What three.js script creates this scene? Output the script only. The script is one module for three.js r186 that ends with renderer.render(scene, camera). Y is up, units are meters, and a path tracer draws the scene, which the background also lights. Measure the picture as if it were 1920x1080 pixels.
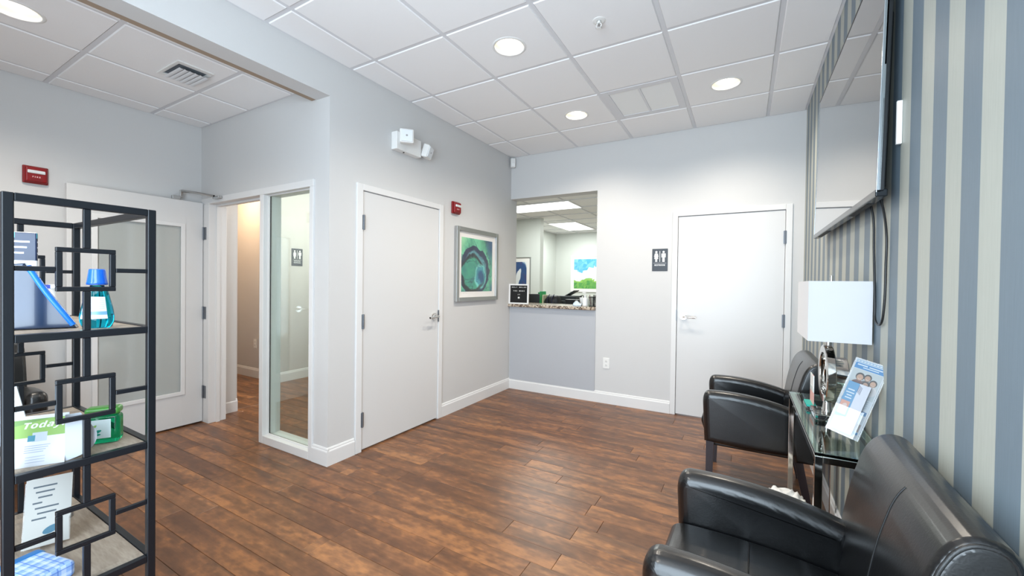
import * as THREE from 'three';
import { RoundedBoxGeometry } from 'three/addons/geometries/RoundedBoxGeometry.js';
import { mergeGeometries, toCreasedNormals } from 'three/addons/utils/BufferGeometryUtils.js';
import { RectAreaLightUniformsLib } from 'three/addons/lights/RectAreaLightUniformsLib.js';

/* ------------------------------------------------------------------ camera, sky, large lights, exposure */
const scene = new THREE.Scene();
const camera = new THREE.PerspectiveCamera(70.53, 1920 / 1080, 0.05, 100);
camera.position.set(0, 1.305, 0);
camera.rotation.set(THREE.MathUtils.degToRad(-0.68), THREE.MathUtils.degToRad(29.705), THREE.MathUtils.degToRad(0.724), 'YXZ');
const renderer = new THREE.WebGLRenderer({ antialias: true });
renderer.toneMapping = THREE.LinearToneMapping;
renderer.toneMappingExposure = 1.5;
renderer.shadowMap.enabled = true;
RectAreaLightUniformsLib.init();
scene.background = new THREE.Color().setRGB(0.80, 0.90, 1.0);
// daylight entering through the shopfront glazing behind the camera (the windows are built below)
function skyWindow(x, y, z, w, h, power) {
  const l = new THREE.RectAreaLight(new THREE.Color().setRGB(0.73, 0.865, 1.0), power, w, h);
  l.position.set(x, y, z); scene.add(l);                       // faces -z, into the room
}
skyWindow(-0.65, 1.4, 0.73, 1.9, 2.3, 6.8);

/* ------------------------------------------------------------------ helpers */
let seed = 12345;
const rnd = () => (seed = (seed * 1664525 + 1013904223) % 4294967296) / 4294967296;
const taken = {};
function numbered(name) { const n = taken[name] = (taken[name] ?? -1) + 1; return n ? `${name}_${String(n).padStart(3, '0')}` : name; }
const S = (hex) => new THREE.Color(hex);
function mat(color, roughness = 0.6, metalness = 0, extra = {}) {
  return new THREE.MeshStandardMaterial({ color: typeof color === 'string' ? S(color) : color, roughness, metalness, ...extra });
}
function phys(color, roughness, extra = {}) { return new THREE.MeshPhysicalMaterial({ color: S(color), roughness, ...extra }); }
const strip = (g) => { const a = g.index ? g.toNonIndexed() : g; for (const k of Object.keys(a.attributes)) if (!['position', 'normal', 'uv'].includes(k)) a.deleteAttribute(k); return a; };
const merge = (gs) => Array.isArray(gs) ? (gs.length === 1 ? gs[0] : mergeGeometries(gs.map(strip))) : gs;
function obj(name, gs, m, parent) {
  const o = new THREE.Mesh(merge(gs), m); o.name = parent ? name : numbered(name);
  o.castShadow = o.receiveShadow = true; (parent || scene).add(o); return o;
}
function tag(o, label, category, group) { o.userData.label = label; o.userData.category = category; if (group) o.userData.group = group; return o; }
function thing(name, label, category, pos = [0, 0, 0], turn = 0, group) {
  const o = new THREE.Group(); o.name = numbered(name); o.position.set(...pos); o.rotation.y = turn; scene.add(o); return tag(o, label, category, group);
}
function setting(name, label, category, pos = [0, 0, 0]) { const o = thing(name, label, category, pos); o.userData.kind = 'structure'; return o; }
function struct(name, gs, m, label, category, parent) { const o = obj(name, gs, m, parent); if (!parent) { o.userData.kind = 'structure'; tag(o, label, category); } return o; }
// box between two corners
function bx(x0, x1, y0, y1, z0, z1) { const g = new THREE.BoxGeometry(Math.abs(x1 - x0), Math.abs(y1 - y0), Math.abs(z1 - z0)); g.translate((x0 + x1) / 2, (y0 + y1) / 2, (z0 + z1) / 2); return g; }
function rb(x0, x1, y0, y1, z0, z1, r = 0.004, seg = 3) { const g = new RoundedBoxGeometry(Math.abs(x1 - x0), Math.abs(y1 - y0), Math.abs(z1 - z0), seg, r); g.translate((x0 + x1) / 2, (y0 + y1) / 2, (z0 + z1) / 2); return g; }
function cyl(r0, r1, h, x, y, z, axis = 'y', seg = 32, open = false) { const g = new THREE.CylinderGeometry(r0, r1, h, seg, 1, open); if (axis === 'x') g.rotateZ(Math.PI / 2); if (axis === 'z') g.rotateX(Math.PI / 2); g.translate(x, y, z); return g; }
function tube(pts, r, seg = 40, rs = 10) { return new THREE.TubeGeometry(new THREE.CatmullRomCurve3(pts.map((p) => new THREE.Vector3(...p))), seg, r, rs, false); }
function lathe(profile, x, y, z, seg = 48) { const g = new THREE.LatheGeometry(profile.map((p) => new THREE.Vector2(...p)), seg); g.translate(x, y, z); return g; }
function shape(pts) { const s = new THREE.Shape(); pts.forEach((p, i) => i ? s.lineTo(...p) : s.moveTo(...p)); s.closePath(); return s; }
function extrude(s, depth, bevel = 0, segs = 3, curve = 12) { return new THREE.ExtrudeGeometry(s, { depth, bevelEnabled: bevel > 0, bevelSize: bevel, bevelThickness: bevel, bevelOffset: -bevel, bevelSegments: segs, curveSegments: curve }); }
// a moulding: profile in (out, up), run from a to b in plan, out to the left of the run
function moulding(profile, ax, az, bx_, bz, y = 0) {
  const len = Math.hypot(bx_ - ax, bz - az), g = extrude(shape(profile), len);
  // local x = out, y = up, z = along
  const along = new THREE.Vector3((bx_ - ax) / len, 0, (bz - az) / len), up = new THREE.Vector3(0, 1, 0), out = new THREE.Vector3().crossVectors(up, along);
  g.applyMatrix4(new THREE.Matrix4().makeBasis(out, up, along).setPosition(ax, y, az)); return g;
}
/* noise */
function hash(x, y, s) { let h = (x * 374761393 + y * 668265263 + s * 2147483647) | 0; h = Math.imul(h ^ (h >>> 13), 1274126177); return ((h ^ (h >>> 16)) >>> 0) / 4294967296; }
function vnoise(x, y, s = 0, wx = 0, wy = 0) {
  const x0 = Math.floor(x), y0 = Math.floor(y), fx = x - x0, fy = y - y0, u = fx * fx * (3 - 2 * fx), v = fy * fy * (3 - 2 * fy);
  const mx = (a) => wx ? ((a % wx) + wx) % wx : a, my = (a) => wy ? ((a % wy) + wy) % wy : a;
  const a = hash(mx(x0), my(y0), s), b = hash(mx(x0 + 1), my(y0), s), c = hash(mx(x0), my(y0 + 1), s), d = hash(mx(x0 + 1), my(y0 + 1), s);
  return a + (b - a) * u + (c - a) * v + (a - b - c + d) * u * v;
}
function fbm(x, y, s, oct = 4) { let a = 0, w = 0.5, t = 0; for (let i = 0; i < oct; i++) { a += w * vnoise(x, y, s + i * 7); t += w; w *= 0.5; x *= 2.03; y *= 2.03; } return a / t; }
function dataTex(w, h, fn, srgb = true, repeat = true) {
  const d = new Uint8Array(w * h * 4);
  for (let y = 0; y < h; y++) for (let x = 0; x < w; x++) { const c = fn(x / w, y / h, x, y), k = (y * w + x) * 4; d[k] = c[0]; d[k + 1] = c[1]; d[k + 2] = c[2]; d[k + 3] = 255; }
  const t = new THREE.DataTexture(d, w, h); t.magFilter = THREE.LinearFilter; t.minFilter = THREE.LinearMipmapLinearFilter; t.generateMipmaps = true;
  if (srgb) t.colorSpace = THREE.SRGBColorSpace; if (repeat) t.wrapS = t.wrapT = THREE.RepeatWrapping; t.needsUpdate = true; return t;
}
function canvasTex(w, h, draw) { const c = document.createElement('canvas'); c.width = w; c.height = h; const g = c.getContext('2d'); draw(g, w, h); const t = new THREE.CanvasTexture(c); t.colorSpace = THREE.SRGBColorSpace; t.anisotropy = 8; return t; }
const mix = (a, b, t) => a.map((v, i) => v + (b[i] - v) * Math.min(1, Math.max(0, t)));
const smooth = (a, b, x) => { const t = Math.min(1, Math.max(0, (x - a) / (b - a))); return t * t * (3 - 2 * t); };
// uv in metres on axis-aligned faces of a world-space geometry
function uvMetres(g, k = 1) {
  const p = g.attributes.position, n = g.attributes.normal, uv = new Float32Array(p.count * 2);
  for (let i = 0; i < p.count; i++) {
    const ax = Math.abs(n.getX(i)), ay = Math.abs(n.getY(i)), az = Math.abs(n.getZ(i));
    const [u, v] = ay > ax && ay > az ? [p.getX(i), p.getZ(i)] : ax > az ? [p.getZ(i), p.getY(i)] : [p.getX(i), p.getY(i)];
    uv[2 * i] = u * k; uv[2 * i + 1] = v * k;
  }
  g.setAttribute('uv', new THREE.BufferAttribute(uv, 2)); return g;
}

/* ------------------------------------------------------------------ materials */
const paintBump = dataTex(256, 256, (u, v, x, y) => { const c = 128 + 60 * (vnoise(x / 3, y / 3, 5, 85, 85) - 0.5) + 50 * (vnoise(x / 7, y / 7, 9, 36, 36) - 0.5); return [c, c, c]; }, false);
const paint = (c, r = 0.55) => mat(c, r, 0, { bumpMap: paintBump, bumpScale: 0.0004 });
const M = {
  wall: paint('#cfcecd'), wallReception: paint('#d3d6d2'), wallHall: paint('#cbc8c5'), panel: paint('#b3b5ba', 0.45),
  ceilTile: mat('#f3f2f2', 0.9, 0, { bumpMap: paintBump, bumpScale: 0.0006 }), grid: mat('#dcdcdf', 0.5), ceilPlain: mat('#dfdfdd', 0.9),
  trim: mat('#dfdedd', 0.38), door: mat('#d6d5d4', 0.3), white: mat('#ebebea', 0.45), whitePlastic: mat('#e8e7e4', 0.4),
  chrome: mat('#d9d7d3', 0.07, 1), nickel: mat('#b9b8b6', 0.25, 1), steel: mat('#7b7f85', 0.42, 0.8), silver: mat('#b6b7b6', 0.32, 0.85),
  black: mat('#141518', 0.45), blackMetal: mat('#10141a', 0.36, 0.1), darkWood: mat('#2a2226', 0.3), blackPlastic: mat('#17181a', 0.4),
  glass: phys('#f2fbf7', 0.02, { transmission: 1, thickness: 0, ior: 1.5 }), acrylic: phys('#ffffff', 0.03, { transmission: 1, thickness: 0, ior: 1.45 }),
  tableGlass: phys('#dff2ea', 0.01, { transmission: 1, thickness: 0.01, ior: 1.5, attenuationColor: S('#8fc7b0'), attenuationDistance: 0.6 }),
  glassGreen: phys('#eef6f3', 0.02, { transmission: 1, thickness: 0, ior: 1.6 }),
  red: mat('#861015', 0.3), rawEdge: mat('#a08d7a', 0.9), dark: mat('#0c0d0f', 0.6),
  reflector: mat('#eee4cb', 0.35, 0),
};
const leatherBump = dataTex(256, 256, (u, v, x, y) => { const c = 128 + 90 * (vnoise(x / 4, y / 4, 3, 64, 64) - 0.5) + 60 * (vnoise(x / 9, y / 9, 4, 28, 28) - 0.5); return [c, c, c]; }, false);
leatherBump.repeat.set(6, 6);
M.leather = phys('#050608', 0.33, { clearcoat: 0.35, clearcoatRoughness: 0.22, bumpMap: leatherBump, bumpScale: 0.0003 });
M.seam = mat('#0b0c0e', 0.5);
const STR = 0.0912;
M.stripes = mat('#ffffff', 0.5, 0, { map: dataTex(512, 64, (u, v, x, y) => { const a = [106, 120, 130], b = [170, 172, 163], e = smooth(0.497, 0.503, u) - smooth(0.994, 1, u) + (u < 0.003 ? 1 - smooth(0, 0.003, u) : 0) * 0; const k = 1 + 0.05 * (vnoise(x / 1.3, y / 9, 2) - 0.5) + 0.03 * (vnoise(x / 5, y / 2, 8) - 0.5); return mix(a, b, e).map((c) => c * k); }) });
M.stripes.map.repeat.set(1 / (2 * STR), 1); M.stripes.map.offset.set(0, 0);
// wood of the floor: eight strips of 0.125 m by 2.4 m
const woodTex = dataTex(2048, 1024, (u, v) => {
  const strip_ = Math.floor(v * 8), s = strip_ * 31 + 11, X = u * 2.4, Y = (v * 8 - strip_) * 0.125;
  const warp = 0.02 * (fbm(X * 2.2, Y * 9, s + 3, 3) - 0.5);
  const broad = fbm(X * 1.7, (Y + warp) * 13, s, 3), streak = fbm(X * 3.4, (Y + warp) * 52, s + 40, 4), grain = fbm(X * 14, (Y + warp) * 420, s + 80, 3), mott = fbm(X * 22, Y * 45, s + 120, 3);
  let c = mix([99, 66, 43], [148, 101, 65], smooth(0.25, 0.75, 0.5 * broad + 0.3 * streak + 0.2 * mott));
  c = mix(c, [170, 117, 70], 0.55 * smooth(0.52, 0.74, broad * 0.55 + mott * 0.45));
  c = mix(c, [68, 50, 42], 0.7 * smooth(0.55, 0.82, fbm(X * 1.3, (Y + warp) * 17, s + 200, 3) * 0.75 + streak * 0.25));
  const k = 0.90 + 0.15 * grain + 0.16 * (mott - 0.5), pore = smooth(0.7, 0.8, grain) * 0.12;
  return c.map((q) => Math.min(255, q * (k - pore)));
}, true);
const woodRough = dataTex(256, 256, (u, v, x, y) => { const c = 90 + 40 * vnoise(x / 2, y / 2, 6, 128, 128) + 20 * vnoise(x / 30, y / 30, 8); return [c, c, c]; }, false);
M.planks = ['#ffffff', '#f0eae6', '#e6ded9', '#f6f1ec'].map((c) => mat(c, 0.35, 0, { map: woodTex }));
// weathered grey wood of the etagere shelves
M.greyWood = mat('#ffffff', 0.65, 0, { map: dataTex(512, 512, (u, v) => { const X = u * 3, Y = v * 3; const a = fbm(X * 3, Y * 28, 5, 4), b = fbm(X * 12, Y * 90, 9, 3), c = fbm(X * 2, Y * 3, 15, 3); return mix([112, 99, 88], [186, 174, 158], 0.45 * a + 0.35 * b + 0.3 * c - 0.02); }) });
M.granite = mat('#ffffff', 0.2, 0, { map: dataTex(512, 512, (u, v, x, y) => { const a = fbm(x / 14, y / 14, 3, 4), b = vnoise(x / 4, y / 4, 9), c = fbm(x / 30, y / 30, 21, 3); let q = mix([92, 74, 60], [196, 180, 160], smooth(0.35, 0.65, a)); q = mix(q, [40, 34, 30], smooth(0.68, 0.8, b * 0.6 + c * 0.4)); return mix(q, [225, 215, 200], smooth(0.62, 0.74, fbm(x / 9, y / 9, 33, 3))); }) });
const glow = (c, k) => new THREE.MeshStandardMaterial({ color: 0x111111, emissive: S(c), emissiveIntensity: k, roughness: 0.6 });

/* ------------------------------------------------------------------ dimensions */
const XL = -2.535, XR = 0.451, ZB = -4.391, ZF = 0.8, H = 2.858, XA = -4.36, HA = 2.695, ZG = -1.845, T = 0.12;
const HR = 2.585, HH = 2.5;

/* ------------------------------------------------------------------ floor */
const floor = setting('floor', 'dark brown wood plank floor running through the waiting room and hall', 'floor');
obj('subfloor', [bx(XA - 0.1, XR + 0.1, -0.12, -0.012, ZB - 0.16, ZF + 0.1)], mat('#3a2a20', 0.9), floor);
obj('subfloor', [bx(-6.8, XA - 0.1, -0.12, -0.012, -5.2, ZF + 0.1)], mat('#3a2a20', 0.9), floor);
{
  const PW = 0.1245, Z0 = -2.569, gap = 0.0006, ch = 0.0012;
  const plank = (x0, x1, z0, z1) => {
    const a = x0 + gap, b = x1 - gap, c = z0 + gap, d = z1 - gap, y = 0, e = ch, by = -0.012, k = -0.0011;
    const P = [[a + e, y, c + e], [b - e, y, c + e], [b - e, y, d - e], [a + e, y, d - e], [a, k, c], [b, k, c], [b, k, d], [a, k, d], [a, by, c], [b, by, c], [b, by, d], [a, by, d]];
    const Q = [[0, 3, 2, 1], [4, 0, 1, 5], [5, 1, 2, 6], [6, 2, 3, 7], [7, 3, 0, 4], [8, 4, 5, 9], [9, 5, 6, 10], [10, 6, 7, 11], [11, 7, 4, 8]];
    const s = Math.floor(rnd() * 8), off = rnd() * 2.4, pos = [], uv = [], flip = rnd() < 0.5;
    for (const q of Q) for (const i of [q[0], q[1], q[2], q[0], q[2], q[3]]) {
      const p = P[i]; pos.push(...p); const t = (p[2] - z0) / (z1 - z0), tt = flip ? 1 - t : t;
      uv.push(((flip ? -1 : 1) * p[0] + off) / 2.4, (s + 0.03 + 0.94 * Math.min(1, Math.max(0, tt))) / 8);
    }
    const g = new THREE.BufferGeometry(); g.setAttribute('position', new THREE.Float32BufferAttribute(pos, 3)); g.setAttribute('uv', new THREE.Float32BufferAttribute(uv, 2)); g.computeVertexNormals();
    obj('plank', g, M.planks[Math.floor(rnd() * 4)], floor);
  };
  const fixed = { 0: -1.05, 1: -0.745, 5: -1.08, 6: -0.745 };
  for (let k = -15; k < 34; k++) {
    let z0 = Z0 + PW * k, z1 = z0 + PW; if (z1 < ZB - 0.02 || z0 > ZF) continue;
    const x0 = z0 < ZG - 0.1 ? -6.7 : XA, L = 1.22; z0 = Math.max(z0, ZB - 0.15); z1 = Math.min(z1, ZF + 0.08);
    let start = fixed[k] !== undefined ? fixed[k] : -1.2 + rnd() * L; while (start > x0) start -= L;
    // rows behind the camera are wider runs, out of sight
    for (let x = start; x < XR; x += L) { const a = Math.max(x, x0), b = Math.min(x + L, XR + 0.05); if (b - a > 0.02) plank(a, b, z0, z1); }
  }
}

/* ------------------------------------------------------------------ walls */
const GAPD = [-3.02, -2.127];                                         // closet door opening in the left wall
struct('wall_left', [bx(XL - T, XL, 0, H + 0.1, GAPD[1], ZG - T), bx(XL - T, XL, 0, H + 0.1, ZB - 0.15, GAPD[0]), bx(XL - T, XL, 1.995, H + 0.1, GAPD[0], GAPD[1])].map((g) => uvMetres(g, 3)), M.wall, 'light grey painted wall with the closet door and the agate picture', 'wall');
const OX = [-2.535, -1.43], OY = [1.015, 2.343], DX = [-0.589, 0.313];
struct('wall_back', [bx(OX[0], OX[1], 0, OY[0], ZB - 0.15, ZB), bx(OX[0], OX[1], OY[1], H + 0.1, ZB - 0.15, ZB), bx(OX[1], DX[0], 0, H + 0.1, ZB - 0.15, ZB), bx(DX[0], DX[1], 1.996, H + 0.1, ZB - 0.15, ZB), bx(DX[1], XR, 0, H + 0.1, ZB - 0.15, ZB)].map((g) => uvMetres(g, 3)), M.wall, 'light grey painted wall with the reception window and restroom door', 'wall');
const wr = bx(XR, XR + 0.12, 0, H + 0.1, ZB - 0.15, ZF + 0.1); uvMetres(wr); { const uv = wr.attributes.uv; for (let i = 0; i < uv.count; i++) uv.setX(i, -(uv.getX(i) + 1.303)); }
struct('wall_right', wr, M.stripes, 'wall papered in vertical blue-grey and pearl stripes behind the armchairs', 'wall');
struct('wall_alcove', uvMetres(bx(XA - T, XA, 0, H + 0.1, ZG - 0.3, ZF + 0.1), 3), M.wall, 'light grey painted wall behind the open glazed door', 'wall');
// partition with the hall doorway and sidelight: opening x -4.27 .. -3.40, sidelight -3.28 .. -2.76
struct('wall_partition', [bx(XA, XL, 2.03, H + 0.1, ZG - T, ZG), bx(-2.70, XL, 0, 2.03, ZG - T, ZG), bx(XA, -4.31, 0, 2.03, ZG - T, ZG)].map((g) => uvMetres(g, 3)), M.wall, 'grey painted partition wall above the hall doorway and sidelight', 'wall');
struct('wall_header', [bx(-2.68, XL, 2.597, H + 0.1, ZG, ZF)].map((g) => uvMetres(g, 3)), M.wall, 'painted dropped beam between the alcove ceiling and the higher ceiling', 'beam');
struct('trim_1', bx(-2.735, -2.68, 2.602, 2.692, ZG + 0.001, ZF), M.rawEdge, 'raw tan edge strip along the dropped beam', 'trim');
// front wall with shopfront glazing behind the camera
const W1 = [-1.62, 0.32, 0.2, 2.6];
struct('wall_front', [bx(XA - T, W1[0], 0, H + 0.1, ZF, ZF + 0.15), bx(W1[1], XR + 0.12, 0, H + 0.1, ZF, ZF + 0.15), bx(W1[0], W1[1], 0, 0.2, ZF, ZF + 0.15), bx(W1[0], W1[1], 2.6, H + 0.1, ZF, ZF + 0.15)], M.wall, 'shopfront wall behind the viewer with a large window', 'wall');
{ const w = W1, o = setting('window_1', 'wide shopfront window of the waiting room', 'window'), z = ZF + 0.07, f = 0.05, n = 2;
  for (let k = 0; k <= n; k++) { const x = w[0] + f / 2 + (w[1] - w[0] - f) * k / n; obj('mullion', bx(x - f / 2, x + f / 2, w[2], w[3], z - 0.04, z + 0.04), M.steel, o); }
  for (const y of [w[2], w[3] - f]) obj('window_rail', bx(w[0] + f, w[1] - f, y, y + f, z - 0.035, z + 0.035), M.steel, o);
  for (let k = 0; k < n; k++) { const a = w[0] + f + (w[1] - w[0] - f) * k / n, b = w[0] + (w[1] - w[0] - f) * (k + 1) / n; obj('pane', bx(a, b, w[2] + f, w[3] - f, z - 0.003, z + 0.003), M.glass, o); }
}
// hall behind the partition
struct('wall_hall', [bx(-6.7, -5.14, 0, HH + 0.1, -3.15, -3.03), bx(-5.26, -5.14, 0, HH + 0.1, -4.5, -3.15), bx(-5.14, XL - T, 0, HH + 0.1, -4.5, -4.4), bx(-4.46, -4.37, 0, HH + 0.1, -2.16, ZG - T), bx(-6.7, -4.46, 0, HH + 0.1, -2.16, -2.06), bx(-6.8, -6.7, 0, HH + 0.1, -3.2, -2.06)].map((g) => uvMetres(g, 3)), M.wallHall, 'grey painted walls of the hall beyond the doorway', 'wall');
struct('ceiling_hall', bx(-6.8, XL - T, HH, HH + 0.1, -4.5, ZG - T), M.ceilPlain, 'plain white ceiling of the hall', 'ceiling');
// reception office behind the counter
struct('wall_reception', [bx(-5.2, -3.51, 0, HR + 0.1, -7.4, -7.25), bx(-4.42, -4.3, 0, HR + 0.1, -9.95, -7.4), bx(-4.42, -0.9, 0, HR + 0.1, -9.98, -9.83), bx(-1.0, -0.9, 0, HR + 0.1, -9.83, ZB - 0.15), bx(-5.3, -5.2, 0, HR + 0.1, -7.4, -4.54)].map((g) => uvMetres(g, 3)), M.wallReception, 'pale grey-green painted walls of the reception office', 'wall');
struct('wall_reception_side', bx(-5.2, XL - T, 0, HR + 0.1, -4.65, -4.541), M.wallReception, 'pale office wall behind the closet', 'wall');
struct('floor_reception', bx(-5.3, -0.9, -0.12, 0, -9.98, ZB - 0.16), mat('#9c8672', 0.5), 'brown office floor behind the reception counter', 'floor');

/* baseboards */
const BB = [[0, 0], [0.015, 0], [0.015, 0.098], [0.013, 0.104], [0.009, 0.109], [0.009, 0.116], [0.005, 0.124], [0, 0.126]];
const bb = (list) => list.map((a) => moulding(BB, ...a));
// direction: out is up x along
struct('baseboard_left', bb([[XL, -2.068, XL, ZG], [XL, ZB, XL, -3.077]]), M.trim, 'white moulded baseboard along the closet door wall', 'baseboard');
struct('baseboard_back', bb([[-0.64, ZB, XL, ZB], [XR, ZB, 0.367, ZB]]), M.trim, 'white moulded baseboard along the reception wall', 'baseboard');
struct('baseboard_right', bb([[XR, ZF, XR, ZB]]), M.trim, 'white moulded baseboard under the striped wallpaper', 'baseboard');
struct('baseboard_partition', bb([[XL + 0.015, ZG, -2.695, ZG]]), M.trim, 'white baseboard return beside the sidelight', 'baseboard');
struct('baseboard_alcove', bb([[XA, ZG + 0.001, XA, ZF]]), M.trim, 'white baseboard behind the open glazed door', 'baseboard');
struct('baseboard_hall', bb([[-5.125, -3.03, -6.7, -3.03], [-5.14, -4.4, -5.14, -3.03 + 0.015], [-4.37, -2.16, -4.37, ZG - T]]), M.trim, 'white baseboard along the hall walls', 'baseboard');

/* ------------------------------------------------------------------ ceilings */
function tileGeo(x0, x1, z0, z1, y, hole) {
  // tegular tile: face drops 8 mm below the grid, edges sloped
  const g0 = 0.011, e = 0.007, d = 0.009, a = x0 + g0, b = x1 - g0, c = z0 + g0, f = z1 - g0, yy = y - d;
  const P = [[a + e, yy, c + e], [b - e, yy, c + e], [b - e, yy, f - e], [a + e, yy, f - e], [a, y, c], [b, y, c], [b, y, f], [a, y, f]];
  const Q = [[1, 0, 4, 5], [2, 1, 5, 6], [3, 2, 6, 7], [0, 3, 7, 4]]; if (!hole) Q.unshift([0, 1, 2, 3]);
  const pos = []; for (const q of Q) for (const i of [q[0], q[1], q[2], q[0], q[2], q[3]]) pos.push(...P[i]);
  if (hole) {                                                        // flat face with a round hole
    const s = new THREE.Shape([[a + e, c + e], [b - e, c + e], [b - e, f - e], [a + e, f - e]].map((p) => new THREE.Vector2(p[0], -p[1])).reverse());
    const h = new THREE.Path(); h.absarc(hole[0], -hole[1], hole[2], 0, Math.PI * 2, true); s.holes.push(h);
    const g = new THREE.ShapeGeometry(s, 40), p = g.index ? g.toNonIndexed().attributes.position : g.attributes.position;
    for (let i = 0; i < p.count; i += 3) for (const k of [0, 2, 1]) pos.push(p.getX(i + k), yy, -p.getY(i + k));
  }
  const g = new THREE.BufferGeometry(); g.setAttribute('position', new THREE.Float32BufferAttribute(pos, 3));
  // make all faces look down / outwards
  g.computeVertexNormals(); const n = g.attributes.normal, pp = g.attributes.position.array;
  for (let i = 0; i < pp.length / 9; i++) if (n.getY(i * 3) > 0) { for (let k = 0; k < 3; k++) { const t = pp[i * 9 + 3 + k]; pp[i * 9 + 3 + k] = pp[i * 9 + 6 + k]; pp[i * 9 + 6 + k] = t; } }
  g.computeVertexNormals(); return uvMetres(g, 4);
}
function gridCeiling(name, label, x0, x1, z0, z1, y, xs, zs, holes, skip) {
  const o = setting(name, label, 'ceiling');
  obj('ceiling_slab', bx(x0, x1, y + 0.16, y + 0.24, z0, z1), M.ceilPlain, o);
  const w = 0.012;
  for (const x of xs) obj('grid_bar', bx(x - w, x + w, y, y + 0.03, z0, z1), M.grid, o);
  const X = [x0, ...xs, x1], Z = [z0, ...zs, z1];
  for (let i = 0; i + 1 < X.length; i++) for (let j = 0; j + 1 < Z.length; j++) {
    if (j) obj('grid_bar', bx(X[i] + (i ? w : 0), X[i + 1] - (i + 2 < X.length ? w : 0), y, y + 0.03, Z[j] - w, Z[j] + w), M.grid, o);
    const cx = (X[i] + X[i + 1]) / 2, cz = (Z[j] + Z[j + 1]) / 2;
    if (skip && cx > skip[0] && cx < skip[1] && cz > skip[2] && cz < skip[3]) continue;
    const hole = holes.find((h) => h[0] > X[i] && h[0] < X[i + 1] && h[1] > Z[j] && h[1] < Z[j + 1]);
    obj('ceiling_tile', tileGeo(X[i], X[i + 1], Z[j], Z[j + 1], y + 0.004, hole), M.ceilTile, o);
  }
  // wall angle round the edge
  const k = 0.02; [[x0, x0 + k, z0, z1], [x1 - k, x1, z0, z1], [x0 + k, x1 - k, z0, z0 + k], [x0 + k, x1 - k, z1 - k, z1]].forEach((a) => obj('wall_angle', bx(a[0], a[1], y - 0.001, y + 0.02, a[2], a[3]), M.grid, o));
  return o;
}
const CANS = [[-1.365, -2.315], [-1.365, -3.545], [-0.15, -3.53], [-1.365, 0.12]], CR = 0.098;
const xs = [0, 1, 2, 3, 4].map((k) => -2.2772 + 0.6096 * k - (k > 2 ? 0.0 : 0)), zs = []; for (let k = 0; k < 8; k++) zs.push(-3.838 + 0.6096 * k);
gridCeiling('ceiling', 'suspended ceiling of square white tiles over the waiting room', XL, XR, ZB, ZF, H, xs, zs, CANS.map((c) => [...c, CR]), [-1.06, -0.44, -3.84, -3.22]);
const CANA = [-3.31, -0.56];
const zsA = []; for (let k = 0; k < 4; k++) zsA.push(-1.478 + 0.6 * k);
gridCeiling('ceiling_alcove', 'lower suspended ceiling of white tiles over the alcove', XA, -2.70, ZG, ZF, HA, [-4.155, -3.55, -2.953], zsA, [[...CANA, CR]]);
{ const o = setting('ceiling_reception', 'white tile ceiling of the reception office with panel lights', 'ceiling');
  obj('ceiling_slab', bx(-5.3, -0.9, HR + 0.02, HR + 0.1, -9.98, ZB - 0.15), M.ceilTile, o);
  for (let k = 0; k < 8; k++) { const x = -4.9 + 0.61 * k - 0.0; if (x < -1) obj('grid_bar', bx(x - 0.012, x + 0.012, HR + 0.008, HR + 0.019, -9.83, ZB - 0.16), M.grid, o); }
  for (let k = 0; k < 9; k++) { const z = -4.69 - 0.61 * k; obj('grid_bar', bx(-5.2, -1.0, HR + 0.01, HR + 0.0195, z - 0.012, z + 0.012), M.grid, o); } }

/* recessed lights */
function canLight(x, z, y, label, inView = true) {
  const o = thing('recessed_light', label, 'ceiling light', [x, y - 0.005, z], 0, 'recessed ceiling lights');
  obj('trim_ring', lathe([[CR - 0.004, 0.004], [CR - 0.004, -0.003], [CR + 0.006, -0.005], [CR + 0.014, -0.001], [CR + 0.014, 0.0005]], 0, 0, 0), M.whitePlastic, o);
  obj('reflector', lathe([[CR - 0.004, 0.002], [CR - 0.008, 0.03], [CR - 0.010, 0.034], [CR - 0.012, 0.06], [CR - 0.016, 0.085]], 0, 0, 0), M.reflector, o);
  obj('lamp_lens', lathe([[0, 0.05], [0.05, 0.052], [CR - 0.013, 0.058], [CR - 0.013, 0.064], [0, 0.066]], 0, 0, 0), glow('#fff8ee', 2.2), o);
  const l = new THREE.SpotLight(new THREE.Color().setRGB(1, 0.91, 0.78), 4.2, 0, 1.3, 0.7, 2); l.position.set(0, 0.012, 0); l.target.position.set(0, -2, 0); l.castShadow = true; l.shadow.radius = 3;
  o.add(l); o.add(l.target); return o;
}
['round recessed light in tile next to the sprinkler, near the emergency light', 'round recessed light between the return grille and the closet wall', 'round recessed light between the return grille and striped wall', 'round recessed light behind the viewer'].forEach((l, i) => canLight(...CANS[i], H, l));
canLight(...CANA, HA, 'round recessed light in the lower alcove ceiling');

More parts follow.
